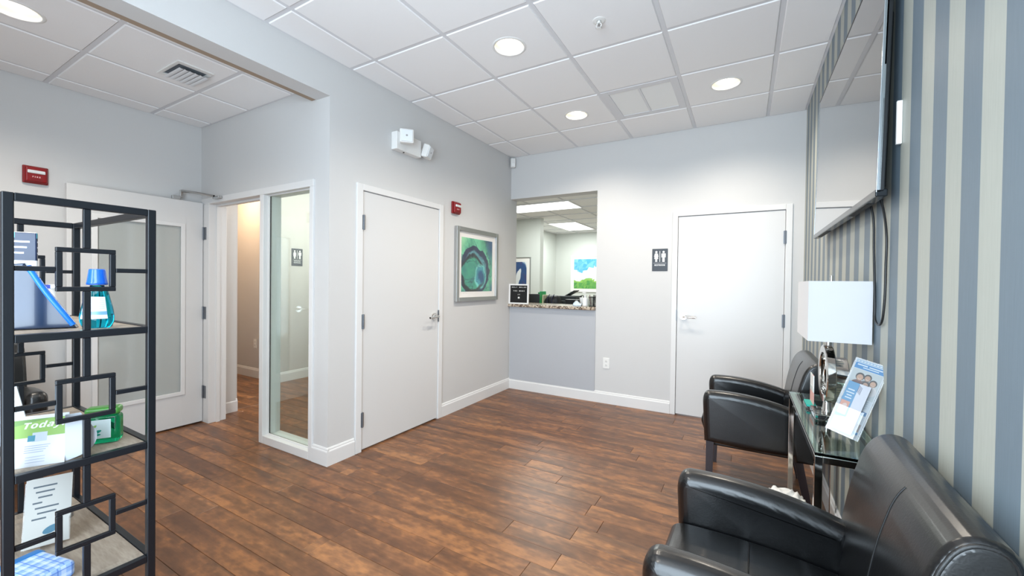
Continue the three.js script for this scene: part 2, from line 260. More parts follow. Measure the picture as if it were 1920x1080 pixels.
/* reception panel lights */
function troffer(x0, x1, z0, z1, label) {
  const o = thing('panel_light', label, 'ceiling light', [(x0 + x1) / 2, HR, (z0 + z1) / 2], 0, 'office panel lights'), w = x1 - x0, d = z1 - z0;
  obj('frame', [bx(-w / 2 - 0.02, w / 2 + 0.02, 0, 0.02, -d / 2 - 0.02, -d / 2), bx(-w / 2 - 0.02, w / 2 + 0.02, 0, 0.02, d / 2, d / 2 + 0.02), bx(-w / 2 - 0.02, -w / 2, 0, 0.02, -d / 2, d / 2), bx(w / 2, w / 2 + 0.02, 0, 0.02, -d / 2, d / 2)], M.whitePlastic, o);
  obj('light_diffuser', bx(-w / 2, w / 2, 0.006, 0.016, -d / 2, d / 2), glow('#ffffff', 2.2), o);
  const l = new THREE.RectAreaLight(0xf8fff8, 11, w, d); l.position.set(0, -0.004, 0); l.rotation.x = -Math.PI / 2; o.add(l);
}
troffer(-3.62, -2.40, -6.53, -5.92, 'long white panel light nearer the reception counter');
troffer(-3.69, -3.07, -9.2, -8.0, 'white panel light farther back in the reception office');
/* hall light */
{ const o = thing('hall_light', 'warm round ceiling light in the hall', 'ceiling light', [-5.75, HH, -2.6]);
  obj('light_bowl', lathe([[0, -0.07], [0.08, -0.06], [0.13, -0.03], [0.14, 0]], 0, 0, 0), glow('#ffd9a8', 2.5), o);
  const l = new THREE.PointLight(new THREE.Color().setRGB(1, 0.68, 0.42), 1.2); l.position.set(0, -0.12, 0); l.castShadow = true; l.shadow.radius = 4; o.add(l);
  const o2 = thing('hall_light', 'neutral round ceiling light in the hall near the sidelight', 'ceiling light', [-4.0, HH, -3.4]);
  obj('light_bowl', lathe([[0, -0.07], [0.08, -0.06], [0.13, -0.03], [0.14, 0]], 0, 0, 0), glow('#fff4e6', 2.5), o2);
  const m = new THREE.PointLight(new THREE.Color().setRGB(1, 0.96, 0.9), 4.5); m.position.set(0, -0.12, 0); m.castShadow = true; m.shadow.radius = 4; o2.add(m); }

/* ------------------------------------------------------------------ doors */
function lever(o, flipX = 1) {                                       // built facing +z, centred on the rose
  const h = obj('handle', [cyl(0.033, 0.033, 0.012, 0, 0, 0.006, 'z'), cyl(0.022, 0.026, 0.012, 0, 0, 0.018, 'z'), cyl(0.011, 0.011, 0.045, 0, 0, 0.04, 'z')], M.chrome, o);
  obj('lever', tube([[0, 0, 0.06], [flipX * 0.02, 0, 0.064], [flipX * 0.06, -0.002, 0.062], [flipX * 0.115, -0.006, 0.056]], 0.009, 24, 12), M.chrome, h); return h;
}
{ // closet door in the left wall: local x runs along -z of the room when turned
  const d = setting('door_1', 'white flush closet door beside the agate picture', 'door', [XL, 0, (GAPD[0] + GAPD[1]) / 2]); d.rotation.y = Math.PI / 2; const w = (GAPD[1] - GAPD[0]) / 2;
  // local +x = -z world (right in view), +z = +x world (into room)
  obj('door_panel', rb(-w + 0.003, w - 0.003, 0.012, 1.992, -0.035, 0.004, 0.002, 2), M.door, d);
  for (const s of [-1, 1]) obj('door_casing', rb(s * w, s * (w + 0.055), 0, 2.045, -0.11, 0.016, 0.003, 2), M.trim, d);
  obj('door_casing', rb(-w, w, 1.996, 2.045, -0.11, 0.016, 0.003, 2), M.trim, d);
  for (const y of [1.753, 0.997, 0.245]) obj('hinge', [bx(-w - 0.008, -w + 0.016, y - 0.055, y + 0.055, 0.003, 0.0175), cyl(0.006, 0.006, 0.114, -w + 0.003, y, 0.02)], M.steel, d);
  const h = lever(d, -1); h.position.set(w - 0.06, 0.985, 0.004);
  obj('strike_plate', bx(w - 0.004, w + 0.002, 0.93, 1.04, 0.003, 0.0172), M.steel, d);
}
{ const d = setting('door_2', 'white flush restroom door in the reception wall', 'door', [(DX[0] + DX[1]) / 2, 0, ZB]), w = (DX[1] - DX[0]) / 2;
  obj('door_panel', rb(-w + 0.003, w - 0.003, 0.012, 1.992, -0.035, 0.004, 0.002, 2), M.door, d);
  for (const s of [-1, 1]) obj('door_casing', rb(s * w, s * (w + 0.05), 0, 2.045, -0.11, 0.016, 0.003, 2), M.trim, d);
  obj('door_casing', rb(-w, w, 1.996, 2.045, -0.11, 0.016, 0.003, 2), M.trim, d);
  for (const y of [1.747, 0.995, 0.245]) obj('hinge', [bx(w - 0.016, w + 0.008, y - 0.057, y + 0.057, 0.003, 0.0175), cyl(0.006, 0.006, 0.118, w - 0.003, y, 0.02)], M.steel, d);
  const h = lever(d, 1); h.position.set(-w + 0.065, 0.995, 0.004);
  obj('strike_plate', bx(-w - 0.004, -w + 0.002, 0.95, 1.06, 0.003, 0.0172), M.steel, d);
}
{ // hall doorway frame with sidelight
  const o = setting('trim_2', 'white frame of the hall doorway with its tall glass sidelight', 'door frame', [0, 0, ZG]);
  const D0 = -T - 0.012, D1 = 0.014;
  obj('frame_head', rb(-4.325, -2.695, 1.984, 2.036, D0, D1, 0.003, 2), M.trim, o);
  obj('frame_jamb', rb(-4.325, -4.19, 0, 1.984, D0, D1, 0.003, 2), M.trim, o);
  obj('frame_mullion', rb(-3.376, -3.325, 0, 1.984, D0, D1, 0.003, 2), M.trim, o);
  obj('frame_jamb', rb(-2.738, -2.695, 0, 1.984, D0, D1, 0.003, 2), M.trim, o);
  obj('frame_sill', rb(-3.325, -2.738, 0, 0.062, D0, D1, 0.003, 2), M.trim, o);
  // glazing stops and pane
  const zb = -0.036; obj('glazing_bead', [bx(-3.325, -3.317, 0.062, 1.984, zb, zb + 0.012), bx(-2.746, -2.738, 0.062, 1.984, zb, zb + 0.012), bx(-3.317, -2.746, 1.976, 1.984, zb, zb + 0.012), bx(-3.317, -2.746, 0.062, 0.07, zb, zb + 0.012)], M.trim, o);
  obj('glass_pane', bx(-3.322, -2.741, 0.065, 1.981, zb - 0.009, zb - 0.003), M.glassGreen, o);
  obj('glazing_gasket', [bx(-3.325, -3.32, 0.062, 1.984, zb - 0.011, zb - 0.0005), bx(-3.32, -2.743, 0.062, 0.066, zb - 0.011, zb - 0.0005)], M.dark, o);
  obj('door_stop', [bx(-4.19, -4.176, 0, 1.984, -0.075, -0.045), bx(-3.392, -3.376, 0, 1.984, -0.075, -0.045), bx(-4.176, -3.392, 1.968, 1.984, -0.075, -0.045)], M.trim, o);
  obj('strike_plate', bx(-3.378, -3.3755, 0.94, 1.05, -0.03, -0.005), M.steel, o);
}
{ // open door, folded back along the alcove wall; local x = along door from hinge, face towards +z local = +x world
  const d = setting('door_3', 'white door with tall glass panel standing open against the alcove wall', 'door', [-4.283, 0, -1.826]); d.rotation.y = -Math.PI / 2 - 0.0; // local x -> +z world
  const w = 0.858, t = 0.044, g0 = [0.161, 0.701, 0.31, 1.767];      // glass: from hinge
  // local +z after this turn points to -x world, so the room face is at local z = 0 and the body goes to +z
  obj('door_stile', rb(0, g0[0], 0.012, 1.995, 0, t, 0.002, 2), M.door, d);
  obj('door_stile', rb(g0[1], w, 0.012, 1.995, 0, t, 0.002, 2), M.door, d);
  obj('door_rail', rb(g0[0] - 0.001, g0[1] + 0.001, g0[3], 1.995, 0.0003, t - 0.0003, 0.002, 2), M.door, d);
  obj('door_rail', rb(g0[0] - 0.001, g0[1] + 0.001, 0.012, g0[2], 0.0003, t - 0.0003, 0.002, 2), M.door, d);
  const e = 0.026, bead = (a, b, c, f) => rb(a, b, c, f, -0.009, 0.006, 0.004, 3);
  for (const q of [[g0[0] - e, g0[1] + e, g0[3] - 0.006, g0[3] + e], [g0[0] - e, g0[1] + e, g0[2] - e, g0[2] + 0.006], [g0[0] - e, g0[0] + 0.006, g0[2], g0[3]], [g0[1] - 0.006, g0[1] + e, g0[2], g0[3]]]) obj('glass_bead', bead(...q), M.trim, d);
  obj('glass_pane', bx(g0[0], g0[1], g0[2], g0[3], 0.012, 0.018), phys('#c9cdca', 0.06, { transmission: 0.3, thickness: 0, ior: 1.7 }), d);
  for (const y of [1.72, 1.0, 0.28]) obj('hinge', [bx(-0.0048, -0.0005, y - 0.056, y + 0.056, -0.05, -0.008), cyl(0.006, 0.006, 0.114, 0.002, y, -0.007)], M.steel, d);
  const h = lever(d, -1); h.rotation.y = Math.PI; h.position.set(w - 0.065, 0.99, 0);
}
{ const o = thing('door_closer', 'folded steel door closer arm on top of the open door', 'door closer', [0, 0, 0]);
  obj('bracket', [rb(-4.318, -4.29, 1.996, 2.03, -1.66, -1.60, 0.004, 2), rb(-4.31, -4.294, 2.02, 2.085, -1.68, -1.655, 0.004, 2)], M.nickel, o);
  obj('arm', [tube([[-4.30, 2.078, -1.67], [-4.18, 2.06, -1.72], [-4.03, 2.03, -1.80]], 0.011, 16, 8)], M.nickel, o);
  obj('arm_shoe', rb(-4.05, -3.95, 2.008, 2.03, -1.828, -1.795, 0.004, 2), M.nickel, o);
}

/* ------------------------------------------------------------------ reception counter */
{ const o = thing('reception_counter', 'speckled brown granite counter slab in the reception window', 'counter', [0, 0, 0]);
  obj('counter_slab', uvMetres(rb(-2.575, -1.43, 1.016, 1.05, ZB - 0.42, ZB + 0.045, 0.006, 3), 2), M.granite, o);
  tag(o, 'speckled brown granite counter slab in the reception window', 'counter'); 
  o.children[0].geometry.translate(0, 0, 0);
}
struct('trim_3', bx(-2.521, -1.43, 0.122, 1.014, ZB, ZB + 0.012), M.panel, 'smooth blue-grey panel below the granite counter', 'panel');

/* ------------------------------------------------------------------ small wall fittings */
function outlet(pos, turn, label) { const o = thing('wall_outlet', label, 'outlet', pos, turn); obj('cover_plate', rb(-0.036, 0.036, -0.058, 0.058, 0, 0.006, 0.002, 2), M.whitePlastic, o);
  for (const y of [-0.021, 0.021]) { const s = obj('socket', rb(-0.017, 0.017, y - 0.014, y + 0.014, 0.004, 0.008, 0.003, 2), M.whitePlastic, o); obj('slot', [bx(-0.008, -0.005, y - 0.002, y + 0.007, 0.007, 0.0085), bx(0.005, 0.008, y - 0.002, y + 0.007, 0.007, 0.0085), cyl(0.0025, 0.0025, 0.001, 0, y - 0.008, 0.008, 'z', 10)], M.dark, s); } return o; }
outlet([-1.302, 0.44, ZB], 0, 'white wall outlet beside the panel under the counter');
outlet([-5.67, 0.455, -3.03], 0, 'white wall outlet on the warm-lit hall wall');
function restroomSign(pos, turn, lines, label) {
  const o = thing('restroom_sign', label, 'sign', pos, turn), w = 0.152, h = 0.228;
  const tex = canvasTex(304, 456, (g, W, Hh) => {
    g.fillStyle = '#3a4049'; g.fillRect(0, 0, W, Hh); g.fillStyle = '#f4f4f4';
    const person = (x, dress) => { g.beginPath(); g.arc(x, 62, 23, 0, 7); g.fill(); g.beginPath();
      if (dress) { g.moveTo(x - 30, 92); g.lineTo(x + 30, 92); g.lineTo(x + 46, 160); g.lineTo(x + 34, 164); g.lineTo(x + 26, 130); g.lineTo(x + 42, 208); g.lineTo(x - 42, 208); g.lineTo(x - 26, 130); g.lineTo(x - 34, 164); g.lineTo(x - 46, 160); g.closePath(); g.fill(); g.fillRect(x - 20, 205, 17, 66); g.fillRect(x + 3, 205, 17, 66); }
      else { g.rect(x - 36, 92, 72, 20); g.rect(x - 44, 98, 16, 78); g.rect(x + 28, 98, 16, 78); g.rect(x - 24, 92, 48, 100); g.fill(); g.fillRect(x - 24, 186, 22, 86); g.fillRect(x + 2, 186, 22, 86); } };
    person(78, true); person(228, false); g.fillRect(147, 40, 10, 232); g.fillRect(18, 296, W - 36, 4);
    g.font = 'bold 42px sans-serif'; g.textAlign = 'center'; g.textBaseline = 'middle'; if (lines.length > 1) g.font = 'bold 38px sans-serif'; lines.forEach((t, i) => g.fillText(t, W / 2, lines.length > 1 ? 330 + i * 46 : 340, W - 40));
    g.strokeStyle = '#c8ccd0'; g.lineWidth = 3;
  });
  obj('sign_plate', rb(-w / 2, w / 2, -h / 2, h / 2, 0, 0.006, 0.003, 2), mat('#3a4049', 0.45), o);
  const f = new THREE.PlaneGeometry(w - 0.008, h - 0.008); f.translate(0, 0, 0.0064); obj('sign_print', f, mat('#ffffff', 0.45, 0, { map: tex }), o); return o;
}
restroomSign([-0.759, 1.5635, ZB], 0, ['RESTROOM'], 'black restroom sign with white figures beside the restroom door');
restroomSign([-5.14, 1.61, -3.267], Math.PI / 2, ['EMPLOYEE', 'RESTROOM'], 'black employee restroom sign seen through the sidelight');
function fireAlarm(pos, turn, label) {
  const o = thing('fire_alarm', label, 'fire alarm', pos, turn);
  const s = shape([[-0.058, -0.058], [0.058, -0.058], [0.058, 0.058], [-0.058, 0.058]]);
  obj('housing', [rb(-0.06, 0.06, -0.06, 0.06, 0, 0.022, 0.005, 3), rb(-0.054, 0.054, -0.054, 0.054, 0.016, 0.042, 0.014, 4)], M.red, o);
  obj('strobe', rb(-0.042, 0.042, 0.006, 0.03, 0.036, 0.05, 0.006, 3), phys('#f2f4f4', 0.08, { metalness: 0.3, clearcoat: 1 }), o);
  const f = new THREE.PlaneGeometry(0.062, 0.016); f.translate(0, -0.016, 0.0425);
  obj('lettering', f, mat('#ffffff', 0.4, 0, { map: canvasTex(248, 64, (g, W, Hh) => { g.fillStyle = '#861015'; g.fillRect(0, 0, W, Hh); g.fillStyle = '#f0d8d6'; g.font = 'bold 54px sans-serif'; g.textAlign = 'center'; g.textBaseline = 'middle'; g.fillText('F I R E', W / 2, Hh / 2 + 2, W - 8); }) }), o);
  obj('horn_grille', [0, 1, 2].map((k) => bx(-0.03, 0.03, -0.047 + k * 0.007, -0.044 + k * 0.007, 0.0415, 0.0432)), M.dark, o).material = mat('#6e0d12', 0.4);
  return o;
}
fireAlarm([XL, 2.05, -3.268], Math.PI / 2, 'red fire alarm strobe above the agate picture');
fireAlarm([XA, 2.022, -0.83], Math.PI / 2, 'red fire alarm strobe on the alcove wall above the etagere');
{ const o = thing('emergency_light', 'white twin-head emergency light above the closet door', 'emergency light', [XL, 2.46, -2.56], Math.PI / 2);
  // local x = -z world
  obj('body', [rb(-0.145, 0.145, -0.07, 0.075, 0, 0.062, 0.006, 3)], M.whitePlastic, o);
  obj('test_button', cyl(0.007, 0.007, 0.006, -0.04, -0.071, 0.035), M.dark, o);
  const head = (x, y, z, ry, rx) => { const hd = new THREE.Group(); hd.name = 'lamp_head'; o.add(hd); hd.position.set(x, y, z); hd.rotation.set(rx, ry, 0, 'YXZ');
    obj('head_shell', [rb(-0.056, 0.056, -0.056, 0.056, -0.03, 0.028, 0.01, 4), cyl(0.014, 0.02, 0.03, 0, 0, -0.042, 'z')], M.whitePlastic, hd);
    obj('lens', rb(-0.047, 0.047, -0.047, 0.047, 0.022, 0.034, 0.006, 3), phys('#e9edf0', 0.1, { clearcoat: 1 }), hd); obj('bulb', cyl(0.008, 0.008, 0.002, 0, 0, 0.0345, 'z', 16), M.nickel, hd); };
  head(-0.085, 0.035, 0.112, -0.75, 0.02); head(0.215, -0.0, 0.07, 0.35, 0.3);
  obj('head_arm', tube([[-0.085, 0.04, 0.05], [-0.08, 0.035, 0.09]], 0.012, 6, 8), M.whitePlastic, o); obj('head_arm', tube([[0.14, 0, 0.035], [0.2, 0, 0.05]], 0.012, 6, 8), M.whitePlastic, o);
}
{ const o = thing('motion_sensor', 'small white motion sensor in the corner under the ceiling', 'sensor', [-2.488, 2.775, -4.345], 0.75);
  obj('sensor_body', rb(-0.028, 0.028, -0.055, 0.055, -0.02, 0.022, 0.006, 3), M.whitePlastic, o); obj('sensor_lens', rb(-0.02, 0.02, -0.045, -0.006, 0.018, 0.026, 0.006, 3), mat('#f4f4f2', 0.25), o); obj('sensor_mount', bx(-0.012, 0.012, -0.03, 0.03, -0.05, -0.018), M.whitePlastic, o); }
{ const o = thing('sprinkler_head', 'white sprinkler head in a ceiling tile', 'sprinkler', [-0.768, H - 0.005, -2.337]);
  obj('escutcheon', lathe([[0.012, -0.004], [0.026, -0.005], [0.036, -0.003], [0.038, 0.0]], 0, 0, 0), M.whitePlastic, o);
  obj('sprinkler_frame', [cyl(0.009, 0.012, 0.016, 0, -0.01, 0), tube([[0.008, -0.015, 0], [0.016, -0.028, 0], [0.004, -0.044, 0]], 0.0025, 12, 6), tube([[-0.008, -0.015, 0], [-0.016, -0.028, 0], [-0.004, -0.044, 0]], 0.0025, 12, 6)], M.whitePlastic, o);
  obj('glass_bulb', cyl(0.0025, 0.0025, 0.026, 0, -0.03, 0), mat('#444', 0.2), o); obj('deflector', lathe([[0, -0.046], [0.014, -0.047], [0.017, -0.044], [0, -0.043]], 0, 0, 0, 20), M.whitePlastic, o); }
{ // return grille filling one ceiling cell
  const x0 = -1.058 + 0.012, x1 = -0.4484 - 0.012, z0 = -3.838 + 0.012, z1 = -3.2284 - 0.012, o = thing('return_grille', 'square white return air grille with two louvred panels in the ceiling', 'air vent', [(x0 + x1) / 2, H, (z0 + z1) / 2]);
  const w = (x1 - x0) / 2, d = (z1 - z0) / 2, f = 0.055;
  for (const s of [-1, 1]) { obj('frame_side', rb(s * (w - f), s * w, -0.004, 0.012, -d, d, 0.002, 2), M.grid, o); obj('frame_end', rb(-w + f, w - f, -0.004, 0.012, s * (d - f), s * d, 0.002, 2), M.grid, o); }
  obj('center_bar', bx(-0.009, 0.009, -0.003, 0.012, -d + f, d - f), M.grid, o);
  for (const s of [-1, 1]) { const gs = []; for (let k = 0; k < 30; k++) { const z = -d + f + 0.008 + k * ((2 * (d - f) - 0.012) / 30), g = new THREE.BoxGeometry(w - f - 0.009, 0.0016, 0.016); g.rotateX(-0.35); g.translate(s * ((w - f + 0.009) / 2), 0.004, z); gs.push(g); } obj('louver_panel', gs, M.whitePlastic, o); }
  obj('plenum', bx(-w + 0.01, w - 0.01, 0.03, 0.034, -d + 0.01, d - 0.01), mat('#b4b6b8', 0.8), o);
}
{ const x0 = -3.437, x1 = -3.125, z0 = -1.395, z1 = -1.192, o = thing('supply_register', 'white ceiling register with curved blades in the alcove ceiling', 'air vent', [(x0 + x1) / 2, HA - 0.005, (z0 + z1) / 2]), w = (x1 - x0) / 2, d = (z1 - z0) / 2;
  for (const s of [-1, 1]) { obj('frame_side', rb(s * (w - 0.04), s * w, -0.009, 0.0, -d, d, 0.003, 2), M.whitePlastic, o); obj('frame_end', rb(-w + 0.04, w - 0.04, -0.009, 0.0, s * (d - 0.022), s * d, 0.003, 2), M.whitePlastic, o); }
  for (let k = 0; k < 6; k++) { const g = new THREE.CylinderGeometry(0.03, 0.03, 2 * w - 0.082, 12, 1, true, 0.15, 1.25); g.rotateZ(Math.PI / 2); g.rotateX(2.55); const s = strip(g); s.translate(0, -0.002, -d + 0.022 + k * 0.029); obj('blade', s, mat('#dfe1e4', 0.4, 0, { side: THREE.DoubleSide }), o); }
  obj('duct', bx(-w + 0.03, w - 0.03, -0.0008, -0.0002, -d + 0.02, d - 0.02), mat('#777b81', 0.8), o);
}

/* ------------------------------------------------------------------ pictures */
function picture(name, label, pos, turn, w, h, frameW, matW, tex, frameM, depth = 0.025) {
  const o = thing(name, label, 'picture', pos, turn);
  const bar = (a, b, c, d) => rb(a, b, c, d, 0.002, depth, 0.004, 3);
  for (const s of [-1, 1]) { obj('frame', bar(s * (w / 2 - frameW), s * w / 2, -h / 2, h / 2), frameM, o); obj('frame', bar(-w / 2 + frameW, w / 2 - frameW, s * (h / 2 - frameW), s * h / 2), frameM, o); }
  obj('mat_board', bx(-w / 2 + frameW * 0.8, w / 2 - frameW * 0.8, -h / 2 + frameW * 0.8, h / 2 - frameW * 0.8, 0.004, 0.012), mat('#f5f1ee', 0.8), o);
  const g = new THREE.PlaneGeometry(w - 2 * frameW - 2 * matW, h - 2 * frameW - 2 * matW); g.translate(0, 0, 0.0126); obj('print', g, mat('#ffffff', 0.5, 0, { map: tex }), o);
  obj('glazing', bx(-w / 2 + frameW * 0.9, w / 2 - frameW * 0.9, -h / 2 + frameW * 0.9, h / 2 - frameW * 0.9, 0.016, 0.018), M.acrylic, o); return o;
}
const agate = dataTex(512, 560, (u, v) => {
  v = 1 - v; const wx = 0.13 * (fbm(u * 5, v * 5, 3, 5) - 0.5), wy = 0.13 * (fbm(u * 5 + 9, v * 5, 13, 5) - 0.5), x = u + wx, y = v + wy;
  const r1 = Math.hypot((x - 0.42) / 0.47, (y - 0.62) / 0.44), r2 = Math.hypot((x - 0.36) / 0.36, (y - 0.65) / 0.33), r3 = Math.hypot((x - 0.60) / 0.15, (y - 0.70) / 0.19), f = fbm(x * 6, y * 6, 21, 4), f2 = fbm(x * 14 + r1 * 6, y * 3, 31, 3);
  let c = mix([86, 176, 138], [128, 212, 172], f); c = mix(c, [60, 140, 150], smooth(0.45, 0.75, f2) * 0.6); c = mix(c, [168, 222, 178], smooth(0.3, 0.0, u + v * 0.6) );
  c = mix(c, [54, 96, 136], smooth(0.78, 1.0, u + 0.25 * (0.4 - v)) * smooth(0.5, 0.1, v)); c = mix(c, [64, 112, 160], smooth(0.85, 1.05, u) * smooth(0.75, 0.95, v));
  if (r1 < 1.04) { c = mix(c, [40, 50, 84], smooth(1.08, 1.0, r1)); c = mix(c, [96, 158, 166], smooth(0.88, 0.78, r1)); }
  c = mix(c, [36, 46, 56], smooth(1.1, 1.0, r2)); c = mix(c, mix([66, 150, 150], [70, 170, 126], f), smooth(0.97, 0.86, r2)); c = mix(c, [46, 112, 128], 0.6 * smooth(0.5, 0.75, f2) * smooth(0.9, 0.7, r2));
  c = mix(c, [126, 214, 204], smooth(1.5, 1.2, r3)); c = mix(c, [70, 160, 176], smooth(1.15, 1.0, r3)); c = mix(c, [30, 92, 140], smooth(0.85, 0.5, r3));
  c = mix(c, [40, 44, 44], 0.9 * smooth(0.16, 0.02, Math.abs(r2 - 1) ) * smooth(0.75, 0.98, y)); const vein = smooth(0.035, 0.0, Math.abs(fbm(x * 5 + r1 * 2, y * 5, 91, 4) - 0.5)); return mix(c, [38, 70, 84], 0.55 * vein).map((q) => q * (0.82 + 0.3 * f));
}, true, false);
picture('framed_picture', 'green and blue agate swirl print in a silver frame', [XL, 1.493, -3.66], Math.PI / 2, 0.785, 0.765, 0.042, 0.058, agate, M.silver, 0.035);
const inkBlue = dataTex(256, 384, (u, v) => { v = 1 - v; const x = u + 0.16 * (fbm(u * 3, v * 3, 41, 4) - 0.5), y = v + 0.16 * (fbm(u * 3 + 5, v * 3, 51, 4) - 0.5), f = fbm(x * 5, y * 5, 61, 4), r = Math.hypot((x - 0.45) / 0.55, (y - 0.38) / 0.4), q = Math.hypot((x - 0.42 - (0.45 - y) * 0.5) / 0.16, (y - 0.4) / 0.24);
  let c = [232, 236, 238]; c = mix(c, mix([30, 52, 110], [40, 104, 160], f), smooth(1.15, 1.0, r)); c = mix(c, [78, 56, 110], 0.7 * smooth(0.55, 0.7, f) * smooth(1.1, 0.9, r)); c = mix(c, [236, 238, 240], smooth(1.05, 0.9, q)); c = mix(c, [28, 88, 150], smooth(0.80, 0.86, y) * smooth(0.42, 0.55, fbm(x * 4, y * 6, 71, 3) + 0.1)); return c; }, true, false);
picture('office_picture', 'blue ink print in a thin white frame on the near office wall', [-3.97, 1.33, -7.25], 0, 0.53, 1.0, 0.018, 0.075, inkBlue, M.silver);
const polyLand = canvasTex(512, 512, (g, W, Hh) => { let s = 77; const r = () => (s = (s * 16807) % 2147483647) / 2147483647, n = 11, P = []; for (let j = 0; j <= n; j++) for (let i = 0; i <= n; i++) P.push([(i + (i && i < n ? (r() - 0.5) * 0.8 : 0)) * W / n, (j + (j && j < n ? (r() - 0.5) * 0.8 : 0)) * Hh / n]);
  const tri = (a, b, c) => { const cy = (a[1] + b[1] + c[1]) / 3 / Hh, cx = (a[0] + b[0] + c[0]) / 3 / W, hz = 0.70 + 0.06 * Math.sin(cx * 9); let q; if (cy < 0.34 + 0.08 * Math.sin(cx * 7)) q = mix([62, 170, 226], [128, 204, 232], r()); else if (cy < hz) q = mix([222, 240, 244], [240, 246, 232], r()); else q = mix([62, 150, 64], [156, 200, 88], cy < hz + 0.08 ? 0.6 + 0.4 * r() : 0.7 * r()); g.fillStyle = g.strokeStyle = `rgb(${q.map((v) => v | 0).join(',')})`; g.beginPath(); g.moveTo(...a); g.lineTo(...b); g.lineTo(...c); g.closePath(); g.fill(); g.stroke(); };
  for (let j = 0; j < n; j++) for (let i = 0; i < n; i++) { const k = j * (n + 1) + i; tri(P[k], P[k + 1], P[k + n + 1]); tri(P[k + 1], P[k + n + 2], P[k + n + 1]); } });
picture('office_picture', 'faceted green hills and blue sky print in a white frame in the office', [-3.40, 1.562, -9.83], 0, 0.94, 0.915, 0.02, 0.065, polyLand, M.white);

/* ------------------------------------------------------------------ things on the reception counter and desk */
{ const o = thing('letter_board', 'black letter board in a white frame reading HOLY MOLAR on the counter', 'sign', [-2.405, 1.05, -4.385], 0.08), w = 0.262, h = 0.245;
  for (const s of [-1, 1]) { obj('frame', rb(s * (w / 2 - 0.017), s * w / 2, 0, h, -0.012, 0.012, 0.002, 2), M.white, o); obj('frame', rb(-w / 2 + 0.017, w / 2 - 0.017, s < 0 ? 0 : h - 0.017, s < 0 ? 0.017 : h, -0.012, 0.012, 0.002, 2), M.white, o); }
  obj('felt_board', bx(-w / 2 + 0.01, w / 2 - 0.01, 0.01, h - 0.01, -0.008, 0.002), mat('#0d0e10', 0.9), o);
  const f = new THREE.PlaneGeometry(w - 0.036, h - 0.036); f.translate(0, h / 2, 0.0026);
  obj('lettering', f, mat('#ffffff', 0.8, 0, { map: canvasTex(452, 418, (g, W, Hh) => { g.fillStyle = '#0d0e10'; g.fillRect(0, 0, W, Hh); g.fillStyle = '#f2f2f0'; g.textAlign = 'center'; g.textBaseline = 'middle'; g.font = 'bold 40px sans-serif'; const sp = (t, y) => [...t].forEach((c, i) => g.fillText(c, W / 2 + (i - (t.length - 1) / 2) * 40, y)); sp('HOLY MOLAR', 42); sp('YOU MADE', 132); sp('IT', 222); g.beginPath(); g.arc(W / 2 - 10, 292, 15, 0, 7); g.arc(W / 2 + 10, 292, 15, 0, 7); g.fill(); g.fillRect(W / 2 - 22, 292, 14, 30); g.fillRect(W / 2 + 8, 292, 14, 30); }) }), o);
  o.children.forEach((c) => { c.rotation.x = -0.03; });
}
{ const o = thing('pump_bottle', 'white pump bottle of hand sanitizer on the counter', 'bottle', [-1.6, 1.05, -4.52]);
  obj('bottle_body', lathe([[0, 0], [0.03, 0], [0.033, 0.004], [0.033, 0.078], [0.028, 0.092], [0.013, 0.1], [0.012, 0.108], [0, 0.108]], 0, 0, 0), mat('#eef1f2', 0.25), o);
  obj('pump', [cyl(0.014, 0.014, 0.018, 0, 0.115, 0), cyl(0.004, 0.004, 0.03, 0, 0.138, 0), rb(-0.035, 0.012, 0.148, 0.16, -0.009, 0.009, 0.004, 2)], M.white, o); }
{ const o = thing('pen_cup', 'black mesh pen cup at the end of the counter', 'pen holder', [-1.505, 1.05, -4.5]);
  const gs = []; for (let k = 0; k < 28; k++) { const a = k / 28 * Math.PI * 2; gs.push(cyl(0.0011, 0.0011, 0.1, 0.044 * Math.cos(a), 0.055, 0.044 * Math.sin(a), 'y', 5)); } for (let k = 0; k < 12; k++) { const t = new THREE.TorusGeometry(0.044, 0.0011, 5, 32); t.rotateX(Math.PI / 2); t.translate(0, 0.01 + k * 0.0083, 0); gs.push(t); }
  obj('mesh_wall', gs, M.blackPlastic, o); obj('cup_base', cyl(0.046, 0.046, 0.006, 0, 0.003, 0), M.blackPlastic, o); const t = new THREE.TorusGeometry(0.045, 0.004, 8, 40); t.rotateX(Math.PI / 2); t.translate(0, 0.108, 0); obj('rim', t, M.blackPlastic, o); }
[['pen', '#1c1c20', 0.012, 0.01, 0.25], ['pen', '#6b2b2b', -0.014, 0.006, -0.3], ['pen', '#2b2b2b', 0.0, -0.016, 0.12], ['pen', '#3b2630', 0.016, -0.01, 0.3]].forEach(([n, c, x, z, t], i) => { const g = cyl(0.004, 0.004, 0.125, 0, 0.0625, 0, 'y', 10); g.rotateZ(-t * 0.5); g.translate(-1.505 + x, 1.058, -4.5 + z); const o = thing(n, ['black pen leaning right in the mesh cup', 'dark red pen leaning left in the mesh cup', 'charcoal pen upright at the back of the mesh cup', 'plum pen leaning hard against the mesh cup rim'][i], 'pen', [0, 0, 0], 0, 'pens in the mesh cup'); obj('barrel', g, mat(c, 0.35), o); });
